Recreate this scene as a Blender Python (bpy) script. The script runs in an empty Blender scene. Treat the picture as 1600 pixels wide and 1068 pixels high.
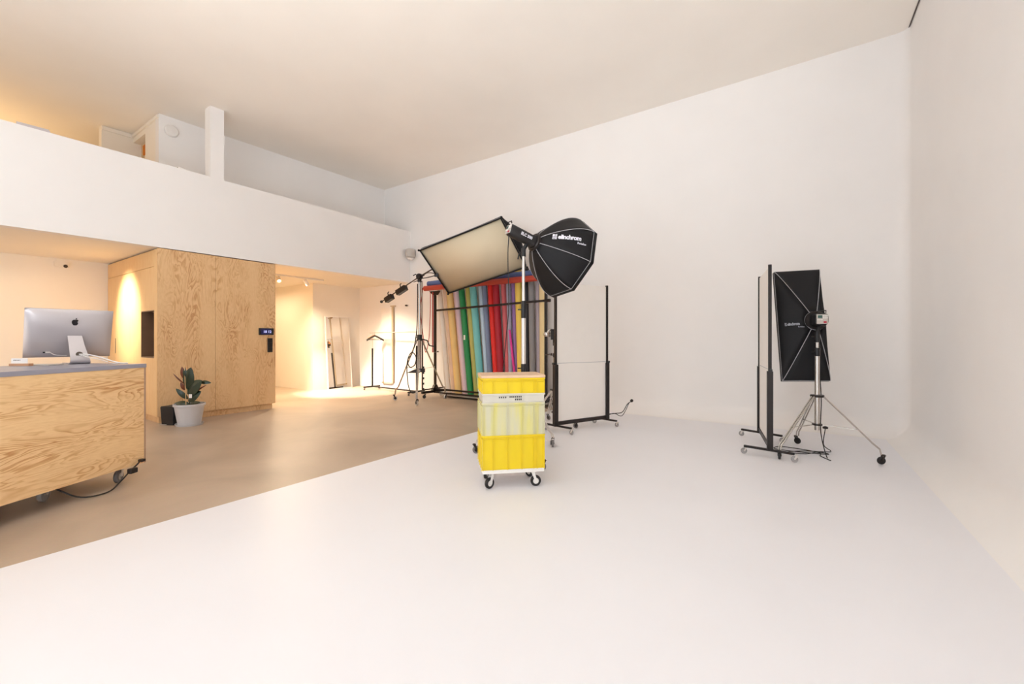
import bpy, math, random
from mathutils import Vector, Matrix

random.seed(7)
sc = bpy.context.scene
V = Vector
PI = math.pi

# ------------------------------------------------------------------ camera
YAW = math.radians(33.85)
cam_d = bpy.data.cameras.new('camera')
cam_d.lens = 661.0 / 1600.0 * 36.0
cam_d.sensor_width = 36.0
cam_d.shift_y = -3.0 / 1600.0
cam_d.clip_start = 0.05
cam_d.clip_end = 100
cam = bpy.data.objects.new('camera', cam_d)
cam.location = (0, 0, 1.25)
cam.rotation_euler = (PI / 2, 0, YAW)
sc.collection.objects.link(cam)
sc.camera = cam

# ------------------------------------------------------------------ world, exposure
w = bpy.data.worlds.new('world')
sc.world = w
w.use_nodes = True
bg = w.node_tree.nodes['Background']
bg.inputs[0].default_value = (0.80, 0.88, 1.0, 1)
bg.inputs[1].default_value = 1.2
sc.view_settings.view_transform = 'Standard'
sc.view_settings.look = 'None'
sc.view_settings.gamma = 1
sc.view_settings.use_curve_mapping = False
sc.view_settings.exposure = 0.17
sc.cycles.use_denoising = True
sc.cycles.diffuse_bounces = 7
sc.cycles.max_bounces = 14
sc.cycles.sample_clamp_indirect = 6.0
sc.cycles.caustics_reflective = False
sc.cycles.caustics_refractive = False


def area(name, loc, target, sx, sy, power, col, spread=None):
    l = bpy.data.lights.new(name, 'AREA')
    l.shape = 'RECTANGLE'
    l.size = sx
    l.size_y = sy
    l.energy = power
    l.color = col
    if spread:
        l.spread = spread
    o = bpy.data.objects.new(name, l)
    o.location = loc
    d = V(target) - V(loc)
    o.rotation_euler = d.to_track_quat('-Z', 'Y').to_euler()
    sc.collection.objects.link(o)
    return o


def spot(name, loc, target, power, col, angle, blend=0.6, rad=0.03):
    l = bpy.data.lights.new(name, 'SPOT')
    l.energy = power
    l.color = col
    l.spot_size = math.radians(angle)
    l.spot_blend = blend
    l.shadow_soft_size = rad
    o = bpy.data.objects.new(name, l)
    o.location = loc
    d = V(target) - V(loc)
    o.rotation_euler = d.to_track_quat('-Z', 'Y').to_euler()
    sc.collection.objects.link(o)
    return o


WARM = (1.0, 0.66, 0.34)
# added ceiling fill, unseen behind the camera (its body is built further down)
spot('added_ceiling_fill', (-1.7, -2.4, 2.12), (-2.6, 1.3, 5.1), 880, (0.93, 0.96, 0.97), 84, 1.0, 0.12)
# daylight through the big shop windows behind the camera
area('window_daylight', (-2.4, -4.85, 2.4), (-2.2, 3.0, 3.6), 6.0, 4.2, 70, (0.80, 0.93, 1.0))
sun = bpy.data.lights.new('sun', 'SUN'); sun.energy = 18.0; sun.angle = math.radians(1.0); sun.color = (0.90, 0.98, 1.0)
sun_o = bpy.data.objects.new('sun', sun); sc.collection.objects.link(sun_o)
sun_o.rotation_euler = V((0.60, math.cos(math.radians(48)), -math.sin(math.radians(48)))).to_track_quat('-Z', 'Y').to_euler()

# ------------------------------------------------------------------ materials
MATS = {}


def new_mat(name):
    m = bpy.data.materials.new(name)
    m.use_nodes = True
    nt = m.node_tree
    b = nt.nodes['Principled BSDF']
    return m, nt, b


def srgb(r, g, b):
    f = lambda c: ((c / 255.0 + 0.055) / 1.055) ** 2.4 if c > 10 else c / 255.0 / 12.92
    return (f(r), f(g), f(b), 1)


def mat(name, rgb, rough=0.5, metal=0.0, var=0.04, scale=6.0, bump=0.0, spec=0.5, trans=0.0, bscale=None, coat=0):
    """Principled surface with a soft procedural colour variation and optional bump"""
    m, nt, b = new_mat(name)
    c = srgb(*rgb)
    tc = nt.nodes.new('ShaderNodeTexCoord')
    n = nt.nodes.new('ShaderNodeTexNoise')
    n.inputs['Scale'].default_value = scale
    n.inputs['Detail'].default_value = 4
    nt.links.new(tc.outputs['Object'], n.inputs['Vector'])
    r = nt.nodes.new('ShaderNodeValToRGB')
    r.color_ramp.elements[0].position = 0.3
    r.color_ramp.elements[1].position = 0.7
    r.color_ramp.elements[0].color = tuple(x * (1 - var) for x in c[:3]) + (1,)
    r.color_ramp.elements[1].color = tuple(min(1, x * (1 + var)) for x in c[:3]) + (1,)
    nt.links.new(n.outputs['Fac'], r.inputs['Fac'])
    nt.links.new(r.outputs['Color'], b.inputs['Base Color'])
    b.inputs['Roughness'].default_value = rough
    b.inputs['Metallic'].default_value = metal
    b.inputs['Specular IOR Level'].default_value = spec
    b.inputs['Transmission Weight'].default_value = trans
    b.inputs['Coat Weight'].default_value = coat
    if bump > 0:
        n2 = nt.nodes.new('ShaderNodeTexNoise')
        n2.inputs['Scale'].default_value = bscale or scale * 12
        nt.links.new(tc.outputs['Object'], n2.inputs['Vector'])
        bp = nt.nodes.new('ShaderNodeBump')
        bp.inputs['Strength'].default_value = bump
        bp.inputs['Distance'].default_value = 0.01
        nt.links.new(n2.outputs['Fac'], bp.inputs['Height'])
        nt.links.new(bp.outputs['Normal'], b.inputs['Normal'])
    MATS[name] = m
    return m


def plywood(name, light, dark, along='X', freq=9.0, stretch=7.0, density=1.6, amount=0.9, rough=0.5, zones=0.4):
    """Rotary cut softwood veneer: contour lines of a stretched height field"""
    m, nt, b = new_mat(name)
    N = nt.nodes.new
    L = nt.links.new
    tc = N('ShaderNodeTexCoord')
    mp = N('ShaderNodeMapping')
    s = [density * 1.0] * 3
    ax = 'XYZ'.index(along)
    for i in range(3):
        s[i] = density * stretch if i != ax else density
    mp.inputs['Scale'].default_value = s
    L(tc.outputs['Object'], mp.inputs['Vector'])
    n1 = N('ShaderNodeTexNoise')
    n1.inputs['Scale'].default_value = 0.55
    n1.inputs['Detail'].default_value = 3.6
    n1.inputs['Roughness'].default_value = 0.5
    n1.inputs['Distortion'].default_value = 0.9
    L(mp.outputs['Vector'], n1.inputs['Vector'])
    mul = N('ShaderNodeMath'); mul.operation = 'MULTIPLY'
    mul.inputs[1].default_value = freq
    L(n1.outputs['Fac'], mul.inputs[0])
    pp = N('ShaderNodeMath'); pp.operation = 'FRACT'
    L(mul.outputs[0], pp.inputs[0])
    ramp = N('ShaderNodeValToRGB')
    e = ramp.color_ramp.elements
    e[0].position = 0.0; e[0].color = (0, 0, 0, 1)
    e[1].position = 1.0; e[1].color = (0, 0, 0, 1)
    a = ramp.color_ramp.elements.new(0.45); a.color = (0.12, 0.12, 0.12, 1)
    a = ramp.color_ramp.elements.new(0.80); a.color = (0.95, 0.95, 0.95, 1)
    a = ramp.color_ramp.elements.new(0.88); a.color = (0.8, 0.8, 0.8, 1)
    L(pp.outputs[0], ramp.inputs['Fac'])
    # zones where the figure is strong or weak
    n2 = N('ShaderNodeTexNoise')
    n2.inputs['Scale'].default_value = 0.35
    n2.inputs['Detail'].default_value = 2
    L(mp.outputs['Vector'], n2.inputs['Vector'])
    mr = N('ShaderNodeMapRange')
    mr.inputs['From Min'].default_value = 0.38
    mr.inputs['From Max'].default_value = 0.62
    mr.inputs['To Min'].default_value = zones
    mr.inputs['To Max'].default_value = 1.0
    L(n2.outputs['Fac'], mr.inputs['Value'])
    m2 = N('ShaderNodeMath'); m2.operation = 'MULTIPLY'
    L(ramp.outputs['Color'], m2.inputs[0]); L(mr.outputs['Result'], m2.inputs[1])
    # fine fibres
    n3 = N('ShaderNodeTexNoise')
    n3.inputs['Scale'].default_value = 6.0
    n3.inputs['Detail'].default_value = 3
    L(mp.outputs['Vector'], n3.inputs['Vector'])
    m3 = N('ShaderNodeMath'); m3.operation = 'MULTIPLY_ADD'
    m3.inputs[1].default_value = 0.45; m3.inputs[2].default_value = -0.17
    L(n3.outputs['Fac'], m3.inputs[0])
    m4 = N('ShaderNodeMath'); m4.operation = 'MULTIPLY_ADD'
    m4.inputs[1].default_value = amount
    L(m2.outputs[0], m4.inputs[0]); L(m3.outputs[0], m4.inputs[2])
    m4.use_clamp = True
    mix = N('ShaderNodeMix'); mix.data_type = 'RGBA'
    L(m4.outputs[0], mix.inputs[0])
    mix.inputs[6].default_value = srgb(*light)
    mix.inputs[7].default_value = srgb(*dark)
    L(mix.outputs[2], b.inputs['Base Color'])
    b.inputs['Roughness'].default_value = rough
    b.inputs['Specular IOR Level'].default_value = 0.3
    MATS[name] = m
    return m


def concrete(name):
    m, nt, b = new_mat(name)
    N = nt.nodes.new
    L = nt.links.new
    tc = N('ShaderNodeTexCoord')
    n = N('ShaderNodeTexNoise'); n.inputs['Scale'].default_value = 0.9; n.inputs['Detail'].default_value = 7
    n.inputs['Distortion'].default_value = 0.8
    L(tc.outputs['Object'], n.inputs['Vector'])
    r = N('ShaderNodeValToRGB')
    r.color_ramp.elements[0].position = 0.3; r.color_ramp.elements[0].color = srgb(174, 155, 136)
    r.color_ramp.elements[1].position = 0.72; r.color_ramp.elements[1].color = srgb(204, 184, 163)
    L(n.outputs['Fac'], r.inputs['Fac'])
    n2 = N('ShaderNodeTexNoise'); n2.inputs['Scale'].default_value = 45; n2.inputs['Detail'].default_value = 5
    L(tc.outputs['Object'], n2.inputs['Vector'])
    mx = N('ShaderNodeMix'); mx.data_type = 'RGBA'; mx.blend_type = 'MULTIPLY'
    mx.inputs[0].default_value = 0.12
    L(r.outputs['Color'], mx.inputs[6]); L(n2.outputs['Color'], mx.inputs[7])
    L(mx.outputs[2], b.inputs['Base Color'])
    rr = N('ShaderNodeMapRange'); rr.inputs['To Min'].default_value = 0.34; rr.inputs['To Max'].default_value = 0.5
    L(n.outputs['Fac'], rr.inputs['Value']); L(rr.outputs['Result'], b.inputs['Roughness'])
    MATS[name] = m
    return m


mat('wall_white', (243, 240, 238), 0.75, var=0.012, scale=1.5, bump=0.05, bscale=60, spec=0.25)
mat('wall_warm', (244, 238, 228), 0.75, var=0.012, scale=1.5, bump=0.05, bscale=60, spec=0.25)
mat('ceiling_white', (250, 244, 236), 0.8, var=0.02, scale=0.8, bump=0.06, bscale=40, spec=0.2)
mat('cyc_floor', (236, 235, 239), 0.42, var=0.012, scale=1.2, bump=0.02, bscale=9, spec=0.4)
concrete('concrete')
plywood('ply_desk', (240, 203, 152), (186, 122, 66), 'X', freq=15.0, stretch=5.5, density=2.2, amount=0.85, zones=0.08)
plywood('ply_box', (230, 192, 144), (186, 128, 78), 'Z', freq=15.0, stretch=3.6, density=2.5, amount=0.85, zones=0.0)
plywood('ply_side', (238, 202, 150), (220, 170, 108), 'Z', freq=7.0, stretch=8.0, density=1.0, amount=0.25)
mat('ply_edge', (176, 142, 116), 0.6, var=0.1, scale=30)
mat('desk_top', (150, 148, 160), 0.35, var=0.05, scale=3)
mat('black_metal', (34, 26, 24), 0.4, metal=0.2, var=0.08, scale=20)
mat('black_plastic', (26, 24, 26), 0.45, var=0.1, scale=20)
mat('black_fabric', (15, 14, 18), 0.6, var=0.12, scale=5, bump=0.12, bscale=18, spec=0.35)
mat('fabric_piping', (176, 174, 178), 0.5, var=0.04)
mat('chrome', (196, 190, 184), 0.22, metal=0.95, var=0.03)
mat('satin_steel', (222, 216, 210), 0.3, metal=0.7, var=0.03)
mat('aluminium', (200, 194, 196), 0.36, metal=0.55, var=0.02, scale=3)
mat('dark_metal', (84, 74, 68), 0.35, metal=0.7, var=0.08)
mat('white_plastic', (236, 232, 228), 0.4, var=0.015)
mat('grey_plastic', (196, 188, 180), 0.45, var=0.03)
mat('clear_caster', (206, 202, 200), 0.15, var=0.03, trans=0.45)
mat('rubber_grey', (120, 116, 116), 0.5, var=0.05)
mat('logo_black', (26, 20, 22), 0.25, var=0.03)
mat('logo_white', (226, 226, 236), 0.5, var=0.01)
mat('logo_grey', (170, 172, 180), 0.5, var=0.01)
mat('crate_yellow', (232, 202, 16), 0.35, var=0.02, scale=4)
mat('crate_white', (212, 207, 194), 0.4, var=0.02)
mat('pale_wood', (226, 192, 160), 0.5, var=0.06, scale=12)
mat('cane', (230, 192, 140), 0.5, var=0.06, scale=20)
mat('leaf', (38, 54, 34), 0.28, var=0.25, scale=9, spec=0.6)
mat('leaf_red', (110, 56, 34), 0.35, var=0.2, scale=9)
mat('soil', (58, 42, 32), 0.9, var=0.3, scale=40, bump=0.6)
mat('pot_white', (206, 204, 206), 0.4, var=0.02)
mat('sink_dark', (128, 100, 78), 0.35, metal=0.2, var=0.06)
mat('foam_white', (244, 238, 232), 0.6, var=0.01)
mat('diffuser', (224, 208, 178), 0.7, var=0.02, scale=2, bump=0.08, bscale=5)
mat('cardboard', (196, 150, 116), 0.7, var=0.06, scale=30)
mat('brown_plug', (30, 22, 20), 0.5, var=0.1)
mat('cable_white', (230, 224, 220), 0.4, var=0.02)
mat('cable_black', (24, 20, 20), 0.5, var=0.05)
mat('hanger_black', (24, 18, 16), 0.45, var=0.1, scale=20)
mat('hanger_wood', (214, 140, 62), 0.4, var=0.15, scale=20)
mat('beige_strip', (196, 176, 148), 0.5, var=0.04)
mat('red_paper', (190, 70, 52), 0.55, var=0.04)
mat('blue_paper', (92, 112, 164), 0.55, var=0.04)
mat('red_cord', (186, 66, 58), 0.5, var=0.05)
mat('button_red', (190, 20, 50), 0.3, var=0.03)
mat('orange_wood', (236, 150, 40), 0.5, var=0.1, scale=8)

# translucent crate plastic
m, nt, b = new_mat('crate_clear')
n = nt.nodes.new('ShaderNodeTexNoise'); n.inputs['Scale'].default_value = 5
tc = nt.nodes.new('ShaderNodeTexCoord'); nt.links.new(tc.outputs['Object'], n.inputs['Vector'])
r = nt.nodes.new('ShaderNodeValToRGB')
r.color_ramp.elements[0].color = srgb(226, 222, 178); r.color_ramp.elements[1].color = srgb(238, 234, 206)
nt.links.new(n.outputs['Fac'], r.inputs['Fac']); nt.links.new(r.outputs['Color'], b.inputs['Base Color'])
b.inputs['Roughness'].default_value = 0.3
mp = nt.nodes.new('ShaderNodeMapping'); mp.inputs['Scale'].default_value = (3.2, 3.2, 0.25)
nt.links.new(tc.outputs['Object'], mp.inputs['Vector']); nt.links.new(mp.outputs['Vector'], n.inputs['Vector'])
r.color_ramp.elements[0].position = 0.42; r.color_ramp.elements[1].position = 0.80
r.color_ramp.elements[0].color = srgb(206, 202, 172); r.color_ramp.elements[1].color = srgb(222, 212, 88)
MATS['crate_clear'] = m
# mirror
m, nt, b = new_mat('mirror_glass')
n = nt.nodes.new('ShaderNodeTexNoise'); n.inputs['Scale'].default_value = 2
r = nt.nodes.new('ShaderNodeValToRGB')
r.color_ramp.elements[0].color = (0.86, 0.86, 0.84, 1); r.color_ramp.elements[1].color = (0.9, 0.9, 0.88, 1)
nt.links.new(n.outputs['Fac'], r.inputs['Fac']); nt.links.new(r.outputs['Color'], b.inputs['Base Color'])
b.inputs['Metallic'].default_value = 1
b.inputs['Roughness'].default_value = 0.02
MATS['mirror_glass'] = m


def emit(name, rgb, strength, base=(10, 10, 10)):
    m, nt, b = new_mat(name)
    b.inputs['Base Color'].default_value = srgb(*base)
    n = nt.nodes.new('ShaderNodeTexNoise'); n.inputs['Scale'].default_value = 3
    r = nt.nodes.new('ShaderNodeValToRGB')
    c = srgb(*rgb)
    r.color_ramp.elements[0].color = tuple(x * .95 for x in c[:3]) + (1,); r.color_ramp.elements[1].color = c
    nt.links.new(n.outputs['Fac'], r.inputs['Fac'])
    nt.links.new(r.outputs['Color'], b.inputs['Emission Color'])
    b.inputs['Emission Strength'].default_value = strength
    MATS[name] = m


emit('digit_glow', (200, 200, 255), 1.4)
emit('screen_blue', (30, 30, 90), 0.5)
emit('lamp_glow', (255, 220, 160), 6.0)
emit('lcd', (70, 110, 100), 0.5)

# ------------------------------------------------------------------ mesh helpers


def frame_for(d):
    d = V(d).normalized()
    a = V((0, 0, 1)) if abs(d.z) < 0.95 else V((1, 0, 0))
    u = d.cross(a).normalized()
    return u, d.cross(u).normalized(), d


class MB:
    def __init__(s):
        s.v = []; s.f = []; s.mi = []; s.mats = []; s.cur = 0

    def use(s, name):
        if name not in s.mats:
            s.mats.append(name)
        s.cur = s.mats.index(name)
        return s

    def add(s, vs, fs):
        o = len(s.v)
        s.v += [V(p) for p in vs]
        for f in fs:
            s.f.append([i + o for i in f]); s.mi.append(s.cur)
        return s

    def box(s, lo, hi):
        x0, y0, z0 = lo; x1, y1, z1 = hi
        return s.add([(x0, y0, z0), (x1, y0, z0), (x1, y1, z0), (x0, y1, z0), (x0, y0, z1), (x1, y0, z1), (x1, y1, z1), (x0, y1, z1)],
                     [(3, 2, 1, 0), (4, 5, 6, 7), (0, 1, 5, 4), (1, 2, 6, 5), (2, 3, 7, 6), (3, 0, 4, 7)])

    def obox(s, c, u, v, w):
        """box centred at c with half-axes u, v, w"""
        c, u, v, w = V(c), V(u), V(v), V(w)
        pts = [c + a * u + b_ * v + g * w for g in (-1, 1) for a, b_ in ((-1, -1), (1, -1), (1, 1), (-1, 1))]
        return s.add(pts, [(3, 2, 1, 0), (4, 5, 6, 7), (0, 1, 5, 4), (1, 2, 6, 5), (2, 3, 7, 6), (3, 0, 4, 7)])

    def bar(s, p, q, wd, ht, up=(0, 0, 1)):
        """rectangular bar from p to q"""
        p, q = V(p), V(q)
        d = (q - p)
        side = d.cross(V(up)).normalized()
        upv = side.cross(d).normalized()
        return s.obox((p + q) / 2, d / 2, side * wd / 2, upv * ht / 2)

    def tube(s, p, q, r, r2=None, seg=12, cap=True):
        p, q = V(p), V(q)
        r2 = r if r2 is None else r2
        u, v, d = frame_for(q - p)
        pts = []
        for c, rr in ((p, r), (q, r2)):
            for k in range(seg):
                a = 2 * PI * k / seg
                pts.append(c + rr * (math.cos(a) * u + math.sin(a) * v))
        fs = [(k, (k + 1) % seg, seg + (k + 1) % seg, seg + k) for k in range(seg)]
        if cap:
            fs.append(tuple(reversed(range(seg)))); fs.append(tuple(range(seg, 2 * seg)))
        return s.add(pts, fs)

    def poly(s, pts, r, seg=8, smooth=0):
        """swept tube through points (Catmull-Rom when smooth>0)"""
        P = [V(p) for p in pts]
        if smooth:
            Q = []
            E = [P[0] * 2 - P[1]] + P + [P[-1] * 2 - P[-2]]
            for i in range(1, len(E) - 2):
                for k in range(smooth):
                    t = k / smooth
                    a, b_, c, d = E[i - 1], E[i], E[i + 1], E[i + 2]
                    Q.append(0.5 * ((2 * b_) + (c - a) * t + (2 * a - 5 * b_ + 4 * c - d) * t * t + (3 * b_ - a - 3 * c + d) * t ** 3))
            Q.append(P[-1]); P = Q
        n = len(P)
        vs = []
        u = None
        for i in range(n):
            d = (P[min(i + 1, n - 1)] - P[max(i - 1, 0)]).normalized()
            if u is None:
                u, vv, _ = frame_for(d)
            else:
                u = (u - d * u.dot(d)).normalized(); vv = d.cross(u)
            for k in range(seg):
                a = 2 * PI * k / seg
                vs.append(P[i] + r * (math.cos(a) * u + math.sin(a) * vv))
        fs = []
        for i in range(n - 1):
            for k in range(seg):
                fs.append((i * seg + k, i * seg + (k + 1) % seg, (i + 1) * seg + (k + 1) % seg, (i + 1) * seg + k))
        fs.append(tuple(reversed(range(seg)))); fs.append(tuple(range((n - 1) * seg, n * seg)))
        return s.add(vs, fs)

    def lathe(s, prof, o=(0, 0, 0), axis=(0, 0, 1), seg=28, cap=True):
        """profile of (radius, height) along axis"""
        u, v, d = frame_for(axis)
        o = V(o)
        vs = []
        for r, h in prof:
            for k in range(seg):
                a = 2 * PI * k / seg
                vs.append(o + d * h + max(r, 1e-4) * (math.cos(a) * u + math.sin(a) * v))
        fs = []
        for i in range(len(prof) - 1):
            for k in range(seg):
                fs.append((i * seg + k, i * seg + (k + 1) % seg, (i + 1) * seg + (k + 1) % seg, (i + 1) * seg + k))
        if cap:
            fs.append(tuple(reversed(range(seg)))); fs.append(tuple(range((len(prof) - 1) * seg, len(prof) * seg)))
        return s.add(vs, fs)

    def torus(s, c, axis, R, r, seg=32, ts=8):
        u, v, d = frame_for(axis)
        c = V(c); vs = []; fs = []
        for i in range(seg):
            a = 2 * PI * i / seg
            e = math.cos(a) * u + math.sin(a) * v
            for k in range(ts):
                t = 2 * PI * k / ts
                vs.append(c + (R + r * math.cos(t)) * e + r * math.sin(t) * d)
        for i in range(seg):
            for k in range(ts):
                fs.append((i * ts + k, ((i + 1) % seg) * ts + k, ((i + 1) % seg) * ts + (k + 1) % ts, i * ts + (k + 1) % ts))
        return s.add(vs, fs)

    def ball(s, c, r, seg=14, squash=1):
        prof = [(r * math.sin(PI * i / 10), -r * squash * math.cos(PI * i / 10)) for i in range(11)]
        return s.lathe(prof, c, seg=seg, cap=False)

    def grid(s, rows, closed=False):
        """rows: list of equal-length point lists"""
        n = len(rows[0]); vs = [p for r in rows for p in r]; fs = []
        for i in range(len(rows) - 1):
            for k in range(n if closed else n - 1):
                fs.append((i * n + k, i * n + (k + 1) % n, (i + 1) * n + (k + 1) % n, (i + 1) * n + k))
        return s.add(vs, fs)

    def prism(s, outline, c, u, v, w):
        """2D outline extruded by w"""
        c, u, v, w = V(c), V(u), V(v), V(w)
        n = len(outline)
        a = [c + x * u + y * v for x, y in outline]
        vs = a + [p + w for p in a]
        fs = [(k, (k + 1) % n, n + (k + 1) % n, n + k) for k in range(n)] + [tuple(reversed(range(n))), tuple(range(n, 2 * n))]
        return s.add(vs, fs)

    def build(s, name, material=None, parent=None, base=None, local=False, bevel=0, angle=38, kind=None):
        """one mesh object. World coordinates by default; local=True when already in the parent's frame"""
        org = V((0, 0, 0))
        if not local:
            if parent is not None:
                p = parent
                while p is not None:
                    org += p.location; p = p.parent
            elif base is not None:
                org = V(base)
        me = bpy.data.meshes.new(name)
        me.from_pydata([tuple(p - org) for p in s.v], [], s.f)
        mats = s.mats or [material]
        for k in mats:
            me.materials.append(MATS[k])
        for i, p in enumerate(me.polygons):
            p.material_index = s.mi[i] if s.mats else 0
            p.use_smooth = True
        me.update()
        import bmesh
        bm = bmesh.new(); bm.from_mesh(me)
        bmesh.ops.recalc_face_normals(bm, faces=bm.faces)
        bm.to_mesh(me); bm.free()
        me.set_sharp_from_angle(angle=math.radians(angle))
        o = bpy.data.objects.new(name, me)
        sc.collection.objects.link(o)
        if parent is not None:
            o.parent = parent
        elif base is not None:
            o.location = base
        if bevel:
            md = o.modifiers.new('bevel', 'BEVEL'); md.width = bevel; md.segments = 2; md.limit_method = 'ANGLE'
        if kind:
            o['kind'] = kind
        return o


def thing(name, label, cat, loc, rotz=0, group=None):
    o = bpy.data.objects.new(name, None)
    o.empty_display_size = 0.1
    o.location = loc
    o.rotation_euler = (0, 0, rotz)
    sc.collection.objects.link(o)
    o['label'] = label; o['category'] = cat
    if group:
        o['group'] = group
    return o


def tag(o, label, cat, group=None):
    o['label'] = label; o['category'] = cat
    if group:
        o['group'] = group
    return o


def text_mesh(txt, size, bold=0.0, spacing=1.0, sx=1.0, extrude=0.0):
    """returns verts (2D, origin at left baseline) and faces, made from the built in font"""
    cu = bpy.data.curves.new('lettering', 'FONT')
    cu.body = txt; cu.size = size; cu.offset = bold; cu.space_character = spacing; cu.resolution_u = 3
    ob = bpy.data.objects.new('lettering', cu)
    sc.collection.objects.link(ob)
    dg = bpy.context.evaluated_depsgraph_get()
    me = bpy.data.meshes.new_from_object(ob.evaluated_get(dg))
    vs = [(v.co.x * sx, v.co.y) for v in me.vertices]
    fs = [tuple(p.vertices) for p in me.polygons]
    bpy.data.objects.remove(ob); bpy.data.curves.remove(cu); bpy.data.meshes.remove(me)
    return vs, fs


def struct(mb, name, material=None, **k):
    return mb.build(name, material, kind='structure', **k)


# ------------------------------------------------------------------ room shell
WX = 1.2       # right wall
BY = 7.3       # back wall
EX = -3.62     # edge of white floor
FY = -5.0      # front wall
PX = -7.93     # parapet face / plywood face


def cz(x, y):  # ceiling height, falls very slightly away from the far right corner
    return 5.20 + 0.0043 * (x - WX) + 0.020 * (y - BY)


# concrete floor
b = MB(); b.box((-14.2, FY, -0.2), (EX, BY + 0.1, 0)); struct(b, 'floor', 'concrete')
# cyclorama: white floor, cove and wall swept as a single smooth skin
R = 0.26
b = MB()
rows = []


def path(d, z):
    """plan line of the wall inset by d, corner rounded"""
    rc = 0.14
    rr = max(rc - d, 0.0005)
    cx, cy = WX - d - rr, BY - d - rr
    pts = [(EX, BY - d, z)]
    for i in range(1, 12):
        pts.append((EX + (cx - EX) * i / 12, BY - d, z))
    for i in range(9):
        a = PI / 2 - PI / 2 * i / 8
        pts.append((cx + rr * math.cos(a), cy + rr * math.sin(a), z))
    for i in range(1, 13):
        pts.append((WX - d, cy + (FY - cy) * i / 12, z))
    return pts


zs = [3.9, 2.6, 1.4, 0.8, 0.5]
rows.append([(x, y, cz(x, y) + 0.02) for x, y, z in path(0, 0)])
for z in zs:
    rows.append(path(0, z))
for i in range(0, 13):
    a = PI / 2 * i / 12
    rows.append(path(R * (1 - math.cos(a)), R * (1 - math.sin(a))))
b.grid(rows)
struct(b, 'wall_right', 'wall_white', angle=60)
b = MB()
b.add([(EX, FY, 0.0), (WX - R, FY, 0.0), (WX - R, BY - R, 0.0), (EX, BY - R, 0.0)], [(0, 1, 2, 3)])
b.add([(EX, FY, -0.2), (WX - R, FY, -0.2), (WX - R, BY - R, -0.2), (EX, BY - R, -0.2)], [(3, 2, 1, 0)])
b.add([(EX, FY, -0.2), (EX, BY - R, -0.2), (EX, BY - R, 0), (EX, FY, 0)], [(0, 1, 2, 3)])
struct(b, 'floor_white', 'cyc_floor')
# cove cap closing the end of the sweep where the painted floor stops
# back wall left of the cyclorama
b = MB(); b.box((-14.2, BY, 0), (EX, BY + 0.15, 5.3)); struct(b, 'wall_back', 'wall_white')
# ceiling slab
b = MB()
c4 = [(-14.2, FY), (WX + 0.2, FY), (WX + 0.2, BY + 0.2), (-14.2, BY + 0.2)]
b.add([(x, y, cz(x, y)) for x, y in c4] + [(x, y, 5.5) for x, y in c4], [(0, 1, 2, 3), (7, 6, 5, 4), (0, 4, 5, 1), (1, 5, 6, 2), (2, 6, 7, 3), (3, 7, 4, 0)])
struct(b, 'ceiling', 'ceiling_white')
# shadow gap where the right wall meets the ceiling
b = MB(); b.bar((WX - 0.012, BY - 0.02, cz(WX, BY) - 0.004), (WX - 0.012, FY, cz(WX, FY) - 0.004), 0.012, 0.012)
struct(b, 'trim_1', 'dark_metal')
# front wall with big windows behind the camera
b = MB()
b.box((-14.2, FY - 0.2, 0), (-7.9, FY, 5.3)); b.box((0.6, FY - 0.2, 0), (WX + 0.2, FY, 5.3))
b.box((-7.9, FY - 0.2, 4.5), (0.6, FY, 5.3)); b.box((-7.9, FY - 0.2, 0), (0.6, FY, 0.15))
struct(b, 'wall_front', 'wall_white')
b = MB()
for x in (-7.9, -5.1, -2.3, 0.5):
    b.box((x, FY - 0.12, 0.15), (x + 0.08, FY - 0.04, 4.5))
b.box((-7.9, FY - 0.12, 0.15), (0.58, FY - 0.04, 0.22)); b.box((-7.9, FY - 0.12, 4.42), (0.58, FY - 0.04, 4.5))
struct(b, 'window_1', 'white_plastic')
# outer left wall of the mezzanine level
b = MB(); b.box((-14.35, FY, 0), (-14.2, BY, 5.3)); struct(b, 'wall_left', 'wall_white')
# left wall below the mezzanine
b = MB(); b.box((-10.6, FY, 0), (-10.42, 2.32, 2.66)); struct(b, 'wall_lower_left', 'wall_warm')
# corridor wall and the wall return carrying the mirror
b = MB(); b.box((-14.2, 5.95, 0), (-9.93, BY, 2.7)); struct(b, 'wall_corridor', 'wall_warm')
b = MB(); b.box((-14.2, 3.7, 0), (-10.425, 4.03, 2.7)); struct(b, 'wall_passage', 'wall_warm')


def pz(z, y):
    return z + (y - 0.8) * 0.0055


# parapet with the floor slab behind it
def slab(x0, x1, z0, z1, y0=FY, y1=BY):
    bb = MB()
    bb.add([(x0, y0, pz(z0, y0)), (x1, y0, pz(z0, y0)), (x1, y1, pz(z0, y1)), (x0, y1, pz(z0, y1)),
            (x0, y0, pz(z1, y0)), (x1, y0, pz(z1, y0)), (x1, y1, pz(z1, y1)), (x0, y1, pz(z1, y1))],
           [(3, 2, 1, 0), (4, 5, 6, 7), (0, 1, 5, 4), (1, 2, 6, 5), (2, 3, 7, 6), (3, 0, 4, 7)])
    return bb


struct(slab(PX - 0.16, PX, 2.633, 3.90), 'wall_parapet', 'wall_white')
struct(slab(-14.2, PX - 0.161, 2.633, 2.86), 'ceiling_lower', 'wall_warm')
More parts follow.
